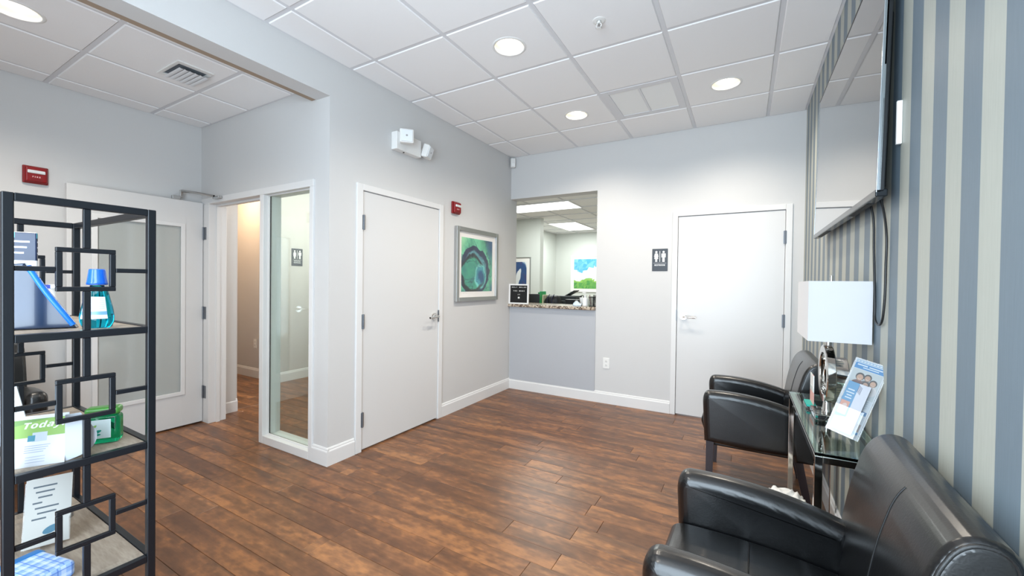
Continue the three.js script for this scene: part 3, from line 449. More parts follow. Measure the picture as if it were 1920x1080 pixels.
{ const o = thing('tape_dispenser', 'silver tape dispenser on the counter', 'tape dispenser', [-1.69, 1.05, -4.5], 0.2);
  const s = new THREE.Shape(); s.moveTo(-0.05, 0); s.lineTo(0.05, 0); s.lineTo(0.058, 0.03); s.quadraticCurveTo(0.03, 0.028, 0.02, 0.048); s.quadraticCurveTo(-0.02, 0.062, -0.045, 0.03); s.closePath(); const g = extrude(s, 0.03, 0.003, 2); g.translate(0, 0, -0.015);
  obj('dispenser_body', g, mat('#8f9396', 0.3, 0.9), o); obj('tape_roll', cyl(0.02, 0.02, 0.022, -0.008, 0.042, 0, 'z'), mat('#c8c8c2', 0.3), o); }
{ const o = thing('paper_cup', 'white paper cup holding dark clips behind the sanitizer', 'cup', [-1.655, 1.05, -4.6]);
  obj('cup_wall', lathe([[0, 0], [0.03, 0], [0.042, 0.095], [0.0435, 0.097], [0.041, 0.096], [0.029, 0.004], [0, 0.004]], 0, 0, 0), M.white, o); obj('clips', [tube([[-0.02, 0.08, 0], [-0.03, 0.11, 0.01], [0, 0.118, 0], [0.02, 0.1, 0.01]], 0.005, 16, 6), tube([[0.0, 0.08, 0.015], [0.02, 0.112, 0.01], [0.034, 0.1, -0.01]], 0.005, 16, 6)], M.dark, o); }
{ const o = thing('reception_desk', 'pale office desk behind the reception counter', 'desk', [-2.3, 0, -5.65]);
  obj('desk_top', rb(-0.8, 0.9, 0.72, 0.75, -0.55, 0.55, 0.004, 2), mat('#d8d4cc', 0.4), o); for (const s of [-0.77, 0.87]) obj('desk_leg', bx(s - 0.02, s + 0.02, 0, 0.72, -0.52, 0.52), mat('#b9b5ad', 0.5), o); }
{ const o = thing('monitor', 'black computer monitor beside the letter board', 'monitor', [-2.63, 0.75, -5.2], 0.3);
  obj('monitor_panel', rb(-0.105, 0.105, 0.12, 0.405, -0.015, 0.015, 0.005, 2), M.blackPlastic, o); obj('monitor_stand', [cyl(0.015, 0.015, 0.12, 0, 0.07, -0.01), rb(-0.08, 0.08, 0, 0.01, -0.06, 0.06, 0.004, 2)], M.blackPlastic, o); }
{ const o = thing('file_sorter', 'upright sorter of green and cream folders on the desk', 'file sorter', [-2.65, 0.75, -5.6]);
  obj('sorter_frame', [rb(-0.05, -0.044, 0, 0.40, -0.1, 0.1, 0.002, 2), rb(0.06, 0.066, 0, 0.3, -0.1, 0.1, 0.002, 2), rb(-0.05, 0.066, 0, 0.006, -0.1, 0.1, 0.002, 2)], mat('#8fa09c', 0.4), o);
}
[['#0c7a46', -2.68, 0.415, 'dark green folder standing in the sorter'], ['#35b06a', -2.655, 0.43, 'bright green folder standing in the sorter'], ['#e6e0bd', -2.622, 0.38, 'cream folder leaning in the sorter']].forEach(([c, x, h, l], i) => { const g = rb(-0.008, 0.008, 0, h, -0.1, 0.1, 0.003, 2); g.rotateZ(i === 2 ? -0.04 : 0); const o = thing('folder', l, 'folder', [x, 0.757, -5.6], 0, 'folders in the sorter'); obj('folder_body', g, mat(c, 0.5), o); });
{ const o = thing('desk_bag', 'slouched black bag with blue straps on the desk', 'bag', [-2.465, 0.75, -5.55]);
  const g = new THREE.SphereGeometry(1, 32, 24); const p = g.attributes.position; for (let i = 0; i < p.count; i++) { let x = p.getX(i), y = p.getY(i), z = p.getZ(i); const k = 1 + 0.08 * Math.sin(x * 7 + y * 5); p.setXYZ(i, Math.sign(x) * Math.pow(Math.abs(x), 0.65) * 0.115 * k, (Math.sign(y) * Math.pow(Math.abs(y), 0.5) * 0.5 + 0.5) * 0.39, Math.sign(z) * Math.pow(Math.abs(z), 0.7) * 0.1 * k); } g.computeVertexNormals();
  obj('bag_body', g, mat('#1b1c1f', 0.5), o); for (const x of [-0.04, 0.03]) obj('strap', tube([[x, 0.02, 0.103], [x, 0.2, 0.112], [x, 0.34, 0.1], [x, 0.392, 0.03]], 0.008, 24, 8), mat('#22253f', 0.6), o); }
{ const o = thing('printer', 'dark grey office printer with raised paper tray', 'printer', [-2.36, 0.75, -5.98]);
  obj('printer_body', [rb(-0.17, 0.21, 0, 0.30, -0.17, 0.17, 0.015, 3), rb(-0.16, 0.14, 0.29, 0.37, -0.15, 0.15, 0.012, 3)], mat('#34393b', 0.5), o);
  const g = rb(-0.09, 0.09, 0, 0.012, -0.11, 0.11, 0.004, 2); g.rotateZ(0.5); g.translate(0.03, 0.405, 0); obj('paper_tray', g, mat('#4a5052', 0.5), o); obj('output_slot', bx(-0.13, 0.16, 0.2, 0.24, 0.165, 0.1715), M.dark, o); }
{ const o = thing('desk_box', 'low black box in front of the printer', 'box', [-2.0, 0.75, -5.2]); obj('box_body', rb(-0.1, 0.1, 0, 0.325, -0.06, 0.06, 0.006, 2), M.blackPlastic, o); obj('box_lid', rb(-0.103, 0.103, 0.322, 0.345, -0.063, 0.063, 0.004, 2), M.black, o); }

/* ------------------------------------------------------------------ armchairs */
function makeChair() {
  const c = thing('armchair', '', 'armchair', [0, 0, 0], 0, 'black leather armchairs');
  const W = 0.305, A = 0.098;                                       // half width, arm thickness
  // arms: profile in x,y
  const arm = new THREE.Shape(); arm.moveTo(-0.205, 0.325); arm.lineTo(-0.217, 0.56); arm.bezierCurveTo(-0.219, 0.61, -0.21, 0.645, -0.17, 0.646); arm.bezierCurveTo(-0.02, 0.655, 0.14, 0.635, 0.27, 0.588); arm.lineTo(0.30, 0.32); arm.lineTo(0.02, 0.312); arm.closePath();
  for (const s of [-1, 1]) {
    const g = extrude(arm, A - 0.084, 0.042, 9, 24); g.translate(0, 0, s > 0 ? W - A + 0.042 : -W + 0.042); const a = obj('armrest', toCreasedNormals(g, 0.7), M.leather, c);
    obj('arm_piping', tube([[-0.172, 0.36, s * (W - 0.012)], [-0.184, 0.56, s * (W - 0.012)], [-0.178, 0.60, s * (W - 0.014)], [-0.155, 0.618, s * (W - 0.016)]], 0.003, 24, 8), M.leather, a);
  }
  // seat
  const st = new THREE.Shape(); st.moveTo(-0.205, 0.35); st.lineTo(-0.228, 0.42); st.bezierCurveTo(-0.235, 0.462, -0.215, 0.476, -0.17, 0.479); st.bezierCurveTo(0.0, 0.487, 0.15, 0.475, 0.27, 0.455); st.lineTo(0.27, 0.35); st.closePath();
  const sg = extrude(st, 2 * (W - A) - 0.024, 0.012, 4, 20); sg.translate(0, 0, -(W - A) + 0.012); const seat = obj('seat', toCreasedNormals(sg, 0.7), M.leather, c);
  obj('seat_seam', [tube([[0.01, 0.4825, -(W - A) + 0.02], [0.01, 0.4845, 0], [0.01, 0.4825, W - A - 0.02]], 0.0022, 20, 6), tube([[-0.2, 0.474, 0.0], [-0.1, 0.4825, 0.0], [0.01, 0.4845, 0.0], [0.15, 0.476, 0], [0.24, 0.4605, 0]], 0.0022, 30, 6)], M.seam, seat);
  obj('seat_rail', rb(-0.2, 0.30, 0.285, 0.355, -W + A - 0.01, W - A + 0.01, 0.01, 3), M.leather, c);
  // back: profile in x,y, leaning and rolling over at the top
  const bk = new THREE.Shape(); bk.moveTo(0.235, 0.44); bk.bezierCurveTo(0.25, 0.56, 0.262, 0.68, 0.288, 0.77); bk.bezierCurveTo(0.302, 0.83, 0.325, 0.868, 0.362, 0.873); bk.bezierCurveTo(0.398, 0.876, 0.418, 0.852, 0.418, 0.81); bk.bezierCurveTo(0.416, 0.70, 0.40, 0.5, 0.385, 0.30); bk.lineTo(0.27, 0.30); bk.closePath();
  const bg = extrude(bk, 2 * W - 0.036, 0.018, 5, 24); bg.translate(0, 0, -W + 0.018); const back = obj('backrest', toCreasedNormals(bg, 0.7), M.leather, c);
  const bz = (p, t) => { const u = 1 - t; return [0, 1].map((k) => u * u * u * p[0][k] + 3 * u * u * t * p[1][k] + 3 * u * t * t * p[2][k] + t * t * t * p[3][k]); };
  const F1 = [[0.235, 0.44], [0.25, 0.56], [0.262, 0.68], [0.288, 0.77]], F2 = [[0.288, 0.77], [0.302, 0.83], [0.325, 0.868], [0.362, 0.873]], F3 = [[0.362, 0.873], [0.398, 0.876], [0.418, 0.852], [0.418, 0.81]];
  const front = [0, 0.2, 0.4, 0.6, 0.8].map((t) => bz(F1, t)).concat([0, 0.2, 0.4, 0.55].map((t) => bz(F2, t))), round = front.concat([0.8].map((t) => bz(F2, t)), [0, 0.3, 0.6, 0.9].map((t) => bz(F3, t)));
  obj('back_seam', tube(front.slice(0).map((p) => [p[0] - 0.0004, p[1], 0.05]), 0.0022, 60, 6), M.seam, back);
  for (const s of [-1, 1]) obj('back_piping', tube(round.map((p) => { const cx = 0.345, cy = p[1] > 0.8 ? 0.8 : p[1], dx = cx - p[0], dy = cy - p[1], l = Math.hypot(dx, dy); return [p[0] + dx / l * 0.012, p[1] + dy / l * 0.012, s * (W - 0.004)]; }), 0.0045, 60, 8), M.leather, back);
  // legs
  const leg = (x0, x1, z, yTop) => { const g = new THREE.BoxGeometry(0.044, yTop, 0.044, 1, 4, 1); g.translate(0, yTop / 2, 0); const p = g.attributes.position; for (let i = 0; i < p.count; i++) { const t = p.getY(i) / yTop, k = 0.78 + 0.22 * t; p.setX(i, p.getX(i) * k + x1 + (x0 - x1) * t); p.setZ(i, p.getZ(i) * k + z); } g.computeVertexNormals(); return g; };
  for (const s of [-1, 1]) { obj('leg', leg(-0.172, -0.176, s * (W - 0.042), 0.335), M.darkWood, c); obj('leg', leg(0.28, 0.345, s * (W - 0.042), 0.33), M.darkWood, c); }
  return c;
}
const chair0 = makeChair();
function placeChair(o, pos, turn, label) { o.position.set(...pos); o.rotation.y = turn; o.userData = { ...o.userData, label }; return o; }
const dup = (o) => { const c = o.clone(); c.name = numbered('armchair'); scene.add(c); return c; };
placeChair(chair0, [0.012, 0, -1.32], -0.03, 'black leather armchair on the window side of the glass table');
placeChair(dup(chair0), [0, 0, -3.115], 0, 'black leather armchair between the glass table and restroom door');
placeChair(dup(chair0), [-3.72, 0, -0.42], Math.PI, 'black leather armchair in the alcove behind the etagere');

/* ------------------------------------------------------------------ glass side table and what stands on it */
const TX = [0.226, 0.438], TZ = [-2.745, -1.782], TH = 0.72;
{ const o = thing('side_table', 'narrow chrome and glass table between the two armchairs', 'table', [0, 0, 0]), q = 0.024;
  for (const x of [TX[0], TX[1] - q]) for (const z of [TZ[0], TZ[1] - q]) obj('leg', rb(x, x + q, 0, TH - 0.012, z, z + q, 0.002, 2), M.chrome, o);
  for (const x of [TX[0], TX[1] - q]) obj('top_rail', rb(x, x + q, TH - 0.036, TH - 0.011, TZ[0] + q, TZ[1] - q, 0.002, 2), M.chrome, o);
  for (const z of [TZ[0], TZ[1] - q]) obj('top_rail', rb(TX[0] + q, TX[1] - q, TH - 0.036, TH - 0.011, z, z + q, 0.002, 2), M.chrome, o);
  obj('glass_top', rb(TX[0], TX[1], TH - 0.01, TH, TZ[0], TZ[1], 0.002, 2), M.tableGlass, o);
}
{ const o = thing('table_lamp', 'table lamp with white box shade on polished chrome rings', 'lamp', [0.339, TH, -2.30]);
  const w = 0.104, d = 0.192, y0 = 0.358, y1 = 0.61, t = 0.003, sm = new THREE.MeshPhysicalMaterial({ color: S('#dcdcde'), roughness: 0.9, transmission: 0.25, thickness: 0 });
  for (const s of [-1, 1]) { obj('lamp_shade', bx(s * (w - t), s * w, y0, y1, -d, d), sm, o); obj('lamp_shade', bx(-w + t, w - t, y0, y1, s * (d - t), s * d), sm, o); }
  obj('shade_spider', [cyl(0.003, 0.003, 2 * d - 0.008, 0, y1 - 0.02, 0, 'z', 8), cyl(0.003, 0.003, 2 * w - 0.008, 0, y1 - 0.0205, 0, 'x', 8), cyl(0.004, 0.004, 0.26, 0, y1 - 0.14, 0)], M.nickel, o);
  obj('finial', [cyl(0.0065, 0.0065, 0.044, 0, y1 + 0.004, 0), cyl(0.01, 0.01, 0.006, 0, y1 - 0.016, 0)], M.chrome, o);
  const ring = (ro, ri, x0, x1, cy) => { const g = new THREE.LatheGeometry([[ri, x0], [ri, x1], [ri + 0.003, x1 + 0.003], [ro - 0.003, x1 + 0.003], [ro, x1], [ro, x0], [ro - 0.003, x0 - 0.003], [ri + 0.003, x0 - 0.003], [ri, x0]].map((p) => new THREE.Vector2(...p)), 64); g.rotateZ(-Math.PI / 2); g.translate(0, cy, 0); return toCreasedNormals(g, 0.5); };
  obj('outer_ring', ring(0.128, 0.092, -0.022, 0.004, 0.196), M.chrome, o); obj('inner_drum', ring(0.088, 0.062, 0.004, 0.055, 0.186), M.chrome, o); obj('small_ring', ring(0.05, 0.034, -0.012, 0.03, 0.18), M.chrome, o);
  obj('lamp_neck', [cyl(0.012, 0.012, 0.03, -0.006, 0.335, 0), cyl(0.02, 0.02, 0.01, -0.006, 0.348, 0)], M.chrome, o); obj('lamp_stem', cyl(0.014, 0.02, 0.05, -0.006, 0.05, 0), M.chrome, o);
  obj('lamp_base', rb(-0.06, 0.06, 0, 0.026, -0.075, 0.075, 0.004, 3), phys('#f3f7f6', 0.02, { transmission: 1, thickness: 0.026, ior: 1.49 }), o);
  obj('socket', cyl(0.018, 0.018, 0.06, 0, 0.385, 0), M.nickel, o);
}
{ const o = thing('brochure_holder', 'tilted acrylic holder with a dental brochure and family photo', 'brochure holder', [0.325, TH, -1.965]);
  // leaning sheet: local frame tilted
  const sheet = new THREE.Group(); sheet.name = 'holder'; sheet.rotation.set(-0.30, -0.28, 0.0, 'YXZ'); sheet.rotation.z = -0.27; sheet.position.set(0.0, 0.03, 0.02); o.add(sheet);
  const w = 0.098, h = 0.30;
  obj('acrylic_back', rb(-w / 2 - 0.003, w / 2 + 0.003, 0, h, -0.005, -0.002, 0.001, 2), M.acrylic, sheet);
  const tex = canvasTex(400, 1200, (g, W, Hh) => {
    g.fillStyle = '#eef3f6'; g.fillRect(0, 0, W, Hh); g.fillStyle = '#9fc6e0'; g.fillRect(12, 14, W - 24, 40); g.fillStyle = '#2c8fcf'; g.fillRect(12, 62, W - 24, 92);
    g.fillStyle = '#e8f4fb'; for (let k = 0; k < 9; k++) g.fillRect(24 + k * 40, 24, 28, 18); g.fillRect(40, 80, 130, 20); g.fillRect(190, 84, 170, 18); g.fillRect(120, 116, 200, 14);
    g.fillStyle = '#cfd8d6'; g.fillRect(12, 160, W - 24, 420);
    const head = (x, y, r, hair, skin, top) => { g.fillStyle = top; g.beginPath(); g.ellipse(x, y + r * 3.0, r * 1.9, r * 2.0, 0, 0, 7); g.fill(); g.fillStyle = hair; g.beginPath(); g.ellipse(x, y - r * 0.15, r * 1.2, r * 1.35, 0, 0, 7); g.fill(); g.fillStyle = skin; g.beginPath(); g.ellipse(x, y + r * 0.15, r * 0.88, r * 1.08, 0, 0, 7); g.fill(); g.strokeStyle = '#fff'; g.lineWidth = 4; g.beginPath(); g.arc(x, y + r * 0.35, r * 0.4, 0.3, 2.8); g.stroke(); };
    head(225, 260, 40, '#2b2320', '#c99a78', '#6d6a68'); head(130, 275, 46, '#2d241f', '#d3a583', '#7a4c40'); head(310, 320, 40, '#33261f', '#d8ab8a', '#e9e4df'); head(228, 370, 38, '#3a2a20', '#dcb091', '#e4e0da');
    g.fillStyle = '#dfe7ea'; g.fillRect(12, 580, W - 24, Hh - 600); g.fillStyle = '#2f7fb8'; g.fillRect(270, 760, 110, 60); g.fillRect(20, 640, 60, 40); g.fillStyle = '#8fa0ac'; for (let k = 0; k < 12; k++) g.fillRect(270, 600 + k * 11, 90 - (k % 3) * 14, 4); for (let k = 0; k < 22; k++) g.fillRect(24, 850 + k * 13, 100 - (k % 4) * 12, 4); g.fillStyle = '#b9a79c'; g.fillRect(280, 960, 96, 120); g.fillStyle = '#2c8fcf'; g.fillRect(280, 1090, 96, 40);
  });
  const f = new THREE.PlaneGeometry(w - 0.004, h - 0.006); f.translate(0, h / 2, 0.0012); obj('poster', [f, bx(-w / 2 + 0.002, w / 2 - 0.002, 0.003, h - 0.003, -0.0015, 0.0005)], mat('#a9a9ab', 0.4, 0, { map: tex }), sheet);
  // pamphlet stack in the front pocket
  const tex2 = canvasTex(300, 800, (g, W, Hh) => { g.fillStyle = '#f3f5fb'; g.fillRect(0, 0, W, Hh); g.fillStyle = '#58a5d2'; g.beginPath(); g.moveTo(0, 0); g.lineTo(150, 0); g.lineTo(150, 560); g.lineTo(0, 600); g.fill(); g.fillStyle = '#4a4a6a'; for (let k = 0; k < 4; k++) g.fillRect(150 + k * 14, 20 + k * 10, 6, 120); g.fillStyle = '#e9f5fb'; g.fillRect(30, 120, 90, 20); g.fillRect(20, 170, 110, 18); g.fillRect(40, 215, 70, 18); g.fillRect(30, 258, 90, 18); g.fillStyle = '#f0a98a'; g.fillRect(6, 320, 120, 220); g.fillStyle = '#f6d9c8'; g.beginPath(); g.ellipse(66, 420, 34, 62, 0.3, 0, 7); g.fill(); g.fillStyle = '#e27f62'; g.beginPath(); g.ellipse(60, 500, 42, 22, 0, 0, 7); g.fill(); });
  const pw = 0.066, ph = 0.19; const pf = new THREE.PlaneGeometry(pw, ph); pf.translate(-0.004, ph / 2 + 0.012, 0.0312); obj('pamphlet_cover', pf, mat('#a6a6aa', 0.4, 0, { map: tex2 }), sheet); obj('pamphlet_stack', bx(-0.004 - pw / 2, -0.004 + pw / 2, 0.012, ph + 0.012, 0.010, 0.031), mat('#a8aab0', 0.6), sheet);
  obj('acrylic_pocket', [bx(-w / 2 + 0.004, w / 2 - 0.01, 0.002, 0.105, 0.034, 0.0365), bx(-w / 2 + 0.004, -w / 2 + 0.0065, 0.002, 0.105, 0.0, 0.034), bx(w / 2 - 0.0125, w / 2 - 0.01, 0.002, 0.105, 0, 0.034), bx(-w / 2 + 0.004, w / 2 - 0.01, 0.002, 0.0045, 0, 0.034)], M.acrylic, sheet);
  obj('easel_leg', [bx(-0.03, 0.03, 0, 0.003, -0.10, 0.03), ], M.acrylic, o);
}
{ const o = thing('card_holder', 'small acrylic sign with a teal card beside the lamp', 'card holder', [0.288, TH, -2.455], 0.0);
  obj('acrylic_base', rb(-0.022, 0.022, 0, 0.012, -0.06, 0.06, 0.003, 2), phys('#ffffff', 0.03, { transmission: 1, thickness: 0.012, ior: 1.49 }), o); obj('teal_card', rb(-0.019, 0.019, 0.0125, 0.022, -0.05, 0.06, 0.001, 2), mat('#1fa89a', 0.5), o);
  const f = bx(0.006, 0.009, 0.022, 0.16, -0.05, 0.055); obj('upright_card', f, mat('#ffffff', 0.5, 0, { map: canvasTex(256, 256, (g, W, Hh) => { g.fillStyle = '#e6e8e6'; g.fillRect(0, 0, W, Hh); g.fillStyle = '#d8a39a'; g.fillRect(0, 150, W, 106); g.fillStyle = '#b9c4c0'; g.fillRect(30, 110, 150, 40); g.fillStyle = '#c9c4bf'; for (let k = 0; k < 5; k++) g.fillRect(30, 20 + k * 16, 180 - k * 12, 6); }) }), o); }
{ const o = thing('lamp_cord', 'pale lamp cord hanging behind the glass table', 'cord', [0, 0, 0]); obj('cord_run', tube([[0.41, 0.7265, -2.36], [0.425, 0.7265, -2.37], [0.4445, 0.715, -2.37], [0.4445, 0.66, -2.36], [0.443, 0.5, -2.29], [0.442, 0.35, -2.36], [0.443, 0.2, -2.39], [0.441, 0.13, -2.33]], 0.004, 60, 8), mat('#d9d8d2', 0.35), o); }
{ // crumpled bag on the floor
  const o = thing('plastic_bag', 'crumpled white plastic bag standing on the floor under the glass table', 'bag', [0.2, 0, -2.44]);
  const g = new THREE.SphereGeometry(1, 48, 32), p = g.attributes.position; for (let i = 0; i < p.count; i++) { const x = p.getX(i), y = p.getY(i), z = p.getZ(i); const k = 1 + 0.35 * (fbm(x * 3 + 5, y * 3 + z * 3 + 9, 3, 4) - 0.5) + 0.25 * (fbm(x * 9 + z * 5, y * 9 + 3, 13, 3) - 0.5); const j = 1 + (k - 1) * 0.45; p.setXYZ(i, Math.sign(x) * Math.pow(Math.abs(x), 0.7) * 0.1 * j, Math.max(0, (Math.sign(y) * Math.pow(Math.abs(y), 0.45) * 0.5 + 0.5) * 0.275 * j - 0.004), Math.sign(z) * Math.pow(Math.abs(z), 0.7) * 0.11 * j); } g.computeVertexNormals();
  obj('bag_body', g, mat('#e8e6e2', 0.5), o); }

/* ------------------------------------------------------------------ television */
{ const o = thing('television', 'large wall-mounted flat television above the armchairs', 'television', [0, 0, 0]);
  const z0 = -3.28, z1 = -1.834, y0 = 1.632, y1 = 2.50, x0 = 0.388, g = new THREE.Group(); g.name = 'screen_unit'; o.add(g); g.position.set(x0, y0, (z0 + z1) / 2); g.rotation.z = -0.0185; const w = (z1 - z0) / 2, h = y1 - y0;
  obj('tv_body', [rb(0.002, 0.022, 0, h, -w, w, 0.004, 2), rb(0.02, 0.048, 0.03, h - 0.2, -w + 0.1, w - 0.1, 0.012, 3)], mat('#0f1317', 0.35), g);
  for (const s of [-1, 1]) obj('bezel', rb(-0.002, 0.012, 0, h, s * (w - 0.007), s * w, 0.002, 2), mat('#aeb6bb', 0.18, 0.9), g);
  obj('bezel', rb(-0.002, 0.012, h - 0.007, h, -w + 0.007, w - 0.007, 0.002, 2), mat('#22262a', 0.2, 0.6), g); obj('bezel', rb(-0.003, 0.03, -0.014, 0.012, -w, w, 0.004, 2), mat('#22262a', 0.2, 0.6), g);
  obj('screen', bx(0.0, 0.003, 0.012, h - 0.007, -w + 0.007, w - 0.007), phys('#0a0b0d', 0.035, { ior: 1.7, clearcoat: 1, clearcoatRoughness: 0.02 }), g);
  for (const z of [-0.45, 0.42]) obj('speaker_slot', bx(0.006, 0.026, -0.0155, -0.0135, z - 0.16, z + 0.16), M.dark, g);
  obj('wall_mount', [bx(0.43, XR, 1.85, 2.25, -2.75, -2.7), bx(0.43, XR, 1.85, 2.25, -2.4, -2.35), bx(0.44, XR, 1.95, 2.1, -2.8, -2.3)], M.blackMetal, o);
  obj('cable_box', rb(0.436, XR - 0.0005, 1.79, 1.935, -1.846, -1.834, 0.002, 2), M.whitePlastic, o);
}
{ const o = thing('television_cable', 'black cable looping down from the television', 'cable', [0, 0, 0]);
  obj('cable_run', tube([[0.43, 1.66, -2.13], [0.441, 1.58, -2.122], [0.443, 1.45, -2.112], [0.444, 1.34, -2.10], [0.444, 1.24, -2.085], [0.443, 1.185, -2.075], [0.442, 1.165, -2.03], [0.443, 1.178, -1.985], [0.444, 1.26, -1.96], [0.444, 1.38, -1.955], [0.443, 1.49, -1.95], [0.441, 1.59, -1.985], [0.43, 1.66, -2.0]], 0.004, 100, 8), M.blackPlastic, o); }

/* ------------------------------------------------------------------ etagere */
const EX = [-2.34, -1.62], EZ = [-0.563, -0.253], LV = [1.155, 0.791, 0.43, 0.068], ET = 1.521, q = 0.021;
{ const o = thing('etagere', 'black metal etagere with square fretwork ends and grey wood shelves', 'shelf unit', [0, 0, 0]);
  for (const x of [EX[0], EX[1] - q]) for (const z of EZ.map((v, i) => i ? v - q : v)) obj('post', rb(x, x + q, 0, ET, z, z + q, 0.003, 2), M.blackMetal, o);
  const zc = (EZ[0] + EZ[1]) / 2;
  for (const xx of [EX[0], EX[1] - q]) {
    const xm = xx + q / 2, r = 0.014;
    const rail = (y) => obj('end_rail', rb(xx + 0.001, xx + q - 0.001, y - q, y, EZ[0] + q, EZ[1] - q, 0.002, 2), M.blackMetal, o);
    rail(ET); LV.forEach((y) => rail(y));
    const tops = [ET, ...LV];
    for (let k = 0; k < 4; k++) { const top = tops[k] - q, bot = tops[k + 1], c = (top + bot) / 2, s = 0.061, t = 0.0065;
      const B = (a, b, cc, d) => rb(xm - t, xm + t, a, b, cc, d, 0.002, 2);
      obj('fret_square', [B(c + s - 2 * t, c + s, zc - s, zc + s), B(c - s, c - s + 2 * t, zc - s, zc + s), B(c - s + 2 * t, c + s - 2 * t, zc - s, zc - s + 2 * t), B(c - s + 2 * t, c + s - 2 * t, zc + s - 2 * t, zc + s)], M.blackMetal, o);
      obj('fret_bar', B(c + s, top, zc - t * 1.2, zc + t * 1.2), M.blackMetal, o); obj('fret_bar', B(bot, c - s, zc - t * 1.2, zc + t * 1.2), M.blackMetal, o);
      obj('fret_bar', B(c - t, c + t, EZ[0] + q, zc - s), M.blackMetal, o); obj('fret_bar', B(c - t, c + t, zc + s, EZ[1] - q), M.blackMetal, o); }
  }
  for (const z of EZ.map((v, i) => i ? v - q : v)) [ET, ...LV].forEach((y) => obj('long_rail', rb(EX[0] + q, EX[1] - q, y - q, y, z + 0.001, z + q - 0.001, 0.002, 2), M.blackMetal, o));
  LV.forEach((y) => obj('shelf_board', uvMetres(rb(EX[0] + q, EX[1] - q, y - 0.017, y - 0.002, EZ[0] + q, EZ[1] - q, 0.002, 2), 1.2), M.greyWood, o));
}
const S1 = LV[0] - 0.002, S2 = LV[1] - 0.002, S3 = LV[2] - 0.002;
{ const o = thing('mouthwash_bottle', 'teal mouthwash bottle with a blue cap on the upper shelf', 'bottle', [-1.715, S1, -0.452], Math.PI / 2 - 0.6);
  const prof = [[0, 0], [0.028, 0], [0.034, 0.004], [0.039, 0.02], [0.04, 0.035], [0.036, 0.062], [0.03, 0.09], [0.026, 0.108], [0.024, 0.118], [0.017, 0.124], [0.016, 0.13], [0, 0.13]];
  const g = lathe(prof, 0, 0, 0, 48); g.scale(1, 1, 0.68); g.computeVertexNormals();
  obj('bottle_body', g, phys('#38d3e6', 0.05, { transmission: 1, thickness: 0.04, ior: 1.36, attenuationColor: S('#12b4d8'), attenuationDistance: 0.16 }), o);
  const c = lathe([[0, 0.131], [0.0245, 0.131], [0.0245, 0.137], [0.0235, 0.139], [0.019, 0.176], [0.017, 0.179], [0, 0.179]], 0, 0, 0, 40); c.scale(1, 1, 0.85); c.computeVertexNormals(); obj('cap', c, phys('#1563d8', 0.25, { clearcoat: 0.6 }), o);
  const l = new THREE.CylinderGeometry(0.0305, 0.0415, 0.066, 24, 1, true, -0.85, 1.7); l.scale(1, 1, 0.69); l.translate(0, 0.062, 0.0006);
  obj('label_print', l, mat('#ffffff', 0.4, 0, { map: canvasTex(256, 256, (k, W, Hh) => { k.fillStyle = '#eef2fb'; k.fillRect(0, 0, W, Hh); k.fillStyle = '#cfdcf4'; for (let i = 0; i < 6; i++) k.fillRect(20, 20 + i * 22, W - 40, 8); k.fillStyle = '#7fb2ea'; k.fillRect(0, 170, W, 40); }) }), o); }
{ const o = thing('gift_pouch', 'clear zip pouch with a bright blue edge on the upper shelf', 'pouch', [-1.79, S1 + 0.002, -0.352], 1.2);
  const s = new THREE.Shape(); s.moveTo(-0.075, 0); s.lineTo(0.075, 0); s.lineTo(0.02, 0.1); s.lineTo(-0.028, 0.19); s.lineTo(-0.06, 0.185); s.closePath();
  const g = extrude(s, 0.03, 0.006, 3); g.translate(0, 0, -0.015); obj('pouch_body', g, phys('#2a3b57', 0.15, { transmission: 0.25, thickness: 0, clearcoat: 0.5 }), o);
  obj('blue_edge', tube([[0.068, 0.008, 0.018], [0.042, 0.055, 0.019], [0.012, 0.11, 0.019], [-0.022, 0.182, 0.018]], 0.0075, 30, 8), phys('#1b6fd0', 0.3), o); }
{ const o = thing('sample_packet', 'navy sample packet standing above the zip pouch', 'packet', [-1.86, S1, -0.33], 1.15); const g = rb(-0.034, 0.03, 0.0, 0.285, -0.006, 0.006, 0.004, 2); obj('packet_body', g, mat('#ffffff', 0.3, 0, { map: canvasTex(128, 512, (k, W, Hh) => { k.fillStyle = '#e9ecee'; k.fillRect(0, 0, W, Hh); k.fillStyle = '#1f2b45'; k.fillRect(0, 0, W, 150); k.fillStyle = '#58b7c8'; k.fillRect(0, 0, 40, 30); k.fillStyle = '#dfe6ef'; for (let i = 0; i < 3; i++) k.fillRect(20, 45 + i * 30, 80 - i * 12, 9); }) }), o); }
{ const o = thing('toothbrush_cup', 'small grey cup on the upper shelf holding a toothbrush', 'cup', [-2.12, S1, -0.44]); obj('cup_wall', lathe([[0, 0], [0.026, 0], [0.03, 0.03], [0.028, 0.03], [0.024, 0.004], [0, 0.004]], 0, 0, 0), mat('#8d9496', 0.4), o); }
{ const o = thing('toothbrush', 'white electric toothbrush standing in the grey cup', 'toothbrush', [-2.12, S1 + 0.005, -0.44]); obj('handle', lathe([[0, 0], [0.012, 0], [0.016, 0.03], [0.017, 0.06], [0.012, 0.1], [0.005, 0.112], [0.004, 0.115], [0, 0.115]], 0, 0, 0, 24), mat('#f1f1f3', 0.3), o); obj('brush_head', [rb(-0.006, 0.03, 0.108, 0.122, -0.006, 0.006, 0.003, 2)], mat('#e7eef0', 0.3), o); obj('bristles', [bx(0.008, 0.014, 0.108, 0.121, 0.005, 0.016), bx(0.02, 0.027, 0.108, 0.121, 0.005, 0.016)], mat('#3a4aa0', 0.6), o); }
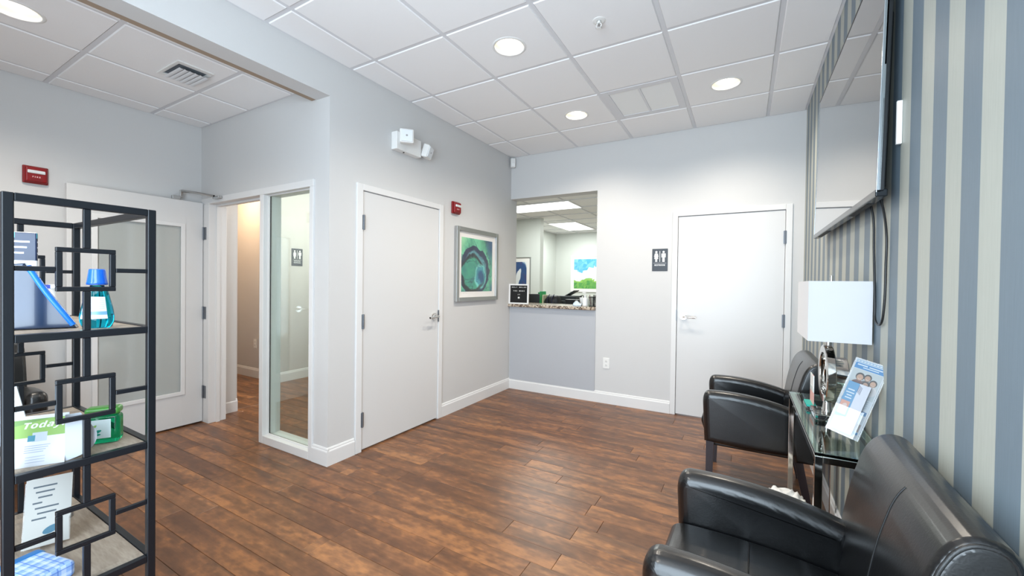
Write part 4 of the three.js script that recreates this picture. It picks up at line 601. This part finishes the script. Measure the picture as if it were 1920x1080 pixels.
// middle shelf
{ const o = thing('tent_card', 'white tent card with a green Today! banner on the middle shelf', 'card', [-1.70, S2, -0.338], Math.PI / 2 - 0.5);
  const tex = canvasTex(256, 384, (k, W, Hh) => { k.fillStyle = '#f2f5f8'; k.fillRect(0, 0, W, Hh); k.fillStyle = '#8fbf45'; k.fillRect(0, 26, W, 138); k.fillStyle = '#6fa33a'; k.beginPath(); k.moveTo(0, 26); k.lineTo(180, 26); k.lineTo(0, 70); k.fill(); k.fillStyle = '#fff'; k.font = 'italic bold 64px sans-serif'; k.textAlign = 'right'; k.fillText('Today!', W - 18, 96); k.fillStyle = '#cfd8de'; k.fillRect(90, 130, 70, 70); k.fillStyle = '#1a8ea6'; k.fillRect(70, 150, 34, 44); k.fillStyle = '#b8bfd4'; for (let i = 0; i < 4; i++) k.fillRect(60, 226 + i * 16, 120 - i * 10, 6); for (let i = 0; i < 3; i++) k.fillRect(70, 310 + i * 20, 90, 4); });
  const leaf = (m) => { const g = new THREE.BoxGeometry(0.105, 0.135, 0.0012); g.translate(0, 0.0675, 0); return g; };
  const a = leaf(); a.rotateX(-0.28); a.translate(0, 0.0006, 0.036); obj('front_leaf', a, mat('#b2b2b4', 0.5, 0, { map: tex }), o); const b = leaf(); b.rotateX(0.28); b.translate(0, 0.0006, -0.038); obj('rear_leaf', b, mat('#cfd2d6', 0.5), o);
  const s = new THREE.Shape(); s.moveTo(0.0, 0); s.quadraticCurveTo(0.072, 0.01, 0.062, 0.07); s.lineTo(0.03, 0.13); s.lineTo(0, 0.13); s.closePath(); const g = extrude(s, 0.0015); g.rotateY(0.35); g.translate(0.052, 0.001, 0.03); obj('curved_flap', g, mat('#b9bfc6', 0.5), o);
}
{ const o = thing('rinse_bottle', 'green kids rinse bottle with a leaf label on the middle shelf', 'bottle', [-1.745, S2, -0.476], Math.PI / 2 - 0.55);
  const g = rb(-0.042, 0.042, 0, 0.088, -0.022, 0.022, 0.012, 4); obj('bottle_body', g, phys('#3fdca6', 0.06, { transmission: 1, thickness: 0.03, ior: 1.36, attenuationColor: S('#18b890'), attenuationDistance: 0.16 }), o);
  obj('cap', rb(-0.041, 0.041, 0.088, 0.112, -0.021, 0.021, 0.009, 4), phys('#5fae4c', 0.3, { transmission: 0.4, thickness: 0 }), o);
  const f = new THREE.PlaneGeometry(0.056, 0.058); f.translate(-0.006, 0.047, 0.0225); obj('label_print', f, mat('#ffffff', 0.4, 0, { map: canvasTex(256, 256, (k, W, Hh) => { k.fillStyle = '#dfeeee'; k.fillRect(0, 0, W, Hh); k.fillStyle = '#1f9f8a'; k.beginPath(); k.ellipse(90, 170, 70, 22, -0.35, 0, 7); k.fill(); k.beginPath(); k.ellipse(80, 205, 70, 18, -0.05, 0, 7); k.fill(); k.fillStyle = '#9fcf70'; k.beginPath(); k.ellipse(70, 100, 46, 16, -0.7, 0, 7); k.fill(); }) }), o); }
{ const o = thing('leaflet_stand', 'pale blue leaflet standing behind the tent card', 'leaflet', [-1.83, S2, -0.318], Math.PI / 2 - 0.3); const g = rb(-0.03, 0.03, 0, 0.19, -0.004, 0.004, 0.001, 2); g.rotateZ(0.18); g.translate(0, 0.006, 0); obj('leaflet', g, mat('#d7e6f2', 0.4), o); const k = rb(-0.058, 0.002, 0, 0.15, -0.018, -0.008, 0.003, 2); k.translate(0, 0.0, 0); obj('dark_card', k, mat('#1d222c', 0.3), o); }
// lower shelf
{ const o = thing('flyer_holder', 'acrylic holder with a leaning cream flyer on the lower shelf', 'brochure holder', [-1.95, S3, -0.395], Math.PI / 2 - 0.35);
  const g = rb(-0.052, 0.052, 0, 0.21, -0.0012, 0.0012, 0.0005, 1); g.rotateX(-0.3); g.translate(0, 0.01, 0.0); obj('flyer', g, mat('#b0b0b0', 0.5, 0, { map: canvasTex(256, 512, (k, W, Hh) => { k.fillStyle = '#e8e6df'; k.fillRect(0, 0, W, Hh); k.fillStyle = '#4a5a68'; for (let i = 0; i < 7; i++) k.fillRect(40 + (i % 3) * 14, 60 + i * 40, 130 - (i % 4) * 26, 12); k.fillStyle = '#2f7f9f'; k.beginPath(); k.ellipse(150, 400, 50, 26, -0.4, 0, 7); k.fill(); }) }), o);
  const a = bx(-0.055, 0.055, 0, 0.2, -0.006, -0.0035); a.rotateX(-0.3); a.translate(0, 0.01, 0); obj('acrylic_back', a, M.acrylic, o); obj('acrylic_foot', bx(-0.055, 0.055, 0, 0.003, -0.02, 0.07), M.acrylic, o); obj('acrylic_side', [bx(0.055, 0.0575, 0, 0.1, -0.03, 0.04)], M.acrylic, o); }
{ const o = thing('plaid_pack', 'folded blue plaid cloth pack on the lower shelf', 'cloth', [-1.75, S3, -0.338], 0.25);
  const pl = canvasTex(256, 256, (k, W, Hh) => { k.fillStyle = '#8fb0e6'; k.fillRect(0, 0, W, Hh); k.globalAlpha = 0.5; k.fillStyle = '#dfe9fb'; for (let i = 0; i < 4; i++) { k.fillRect(i * 64 + 10, 0, 22, Hh); k.fillRect(0, i * 64 + 14, W, 18); } k.fillStyle = '#3b62b8'; for (let i = 0; i < 4; i++) { k.fillRect(i * 64 + 44, 0, 6, Hh); k.fillRect(0, i * 64 + 48, W, 6); } });
  obj('folded_cloth', uvMetres(rb(-0.1, 0.07, 0, 0.05, -0.05, 0.05, 0.014, 4), 8), mat('#ffffff', 0.8, 0, { map: pl }), o); pl.wrapS = pl.wrapT = THREE.RepeatWrapping; obj('wrap_band', rb(-0.102, -0.06, -0.0, 0.052, -0.052, 0.052, 0.014, 4), mat('#2b6fae', 0.4), o); }

renderer.render(scene, camera);
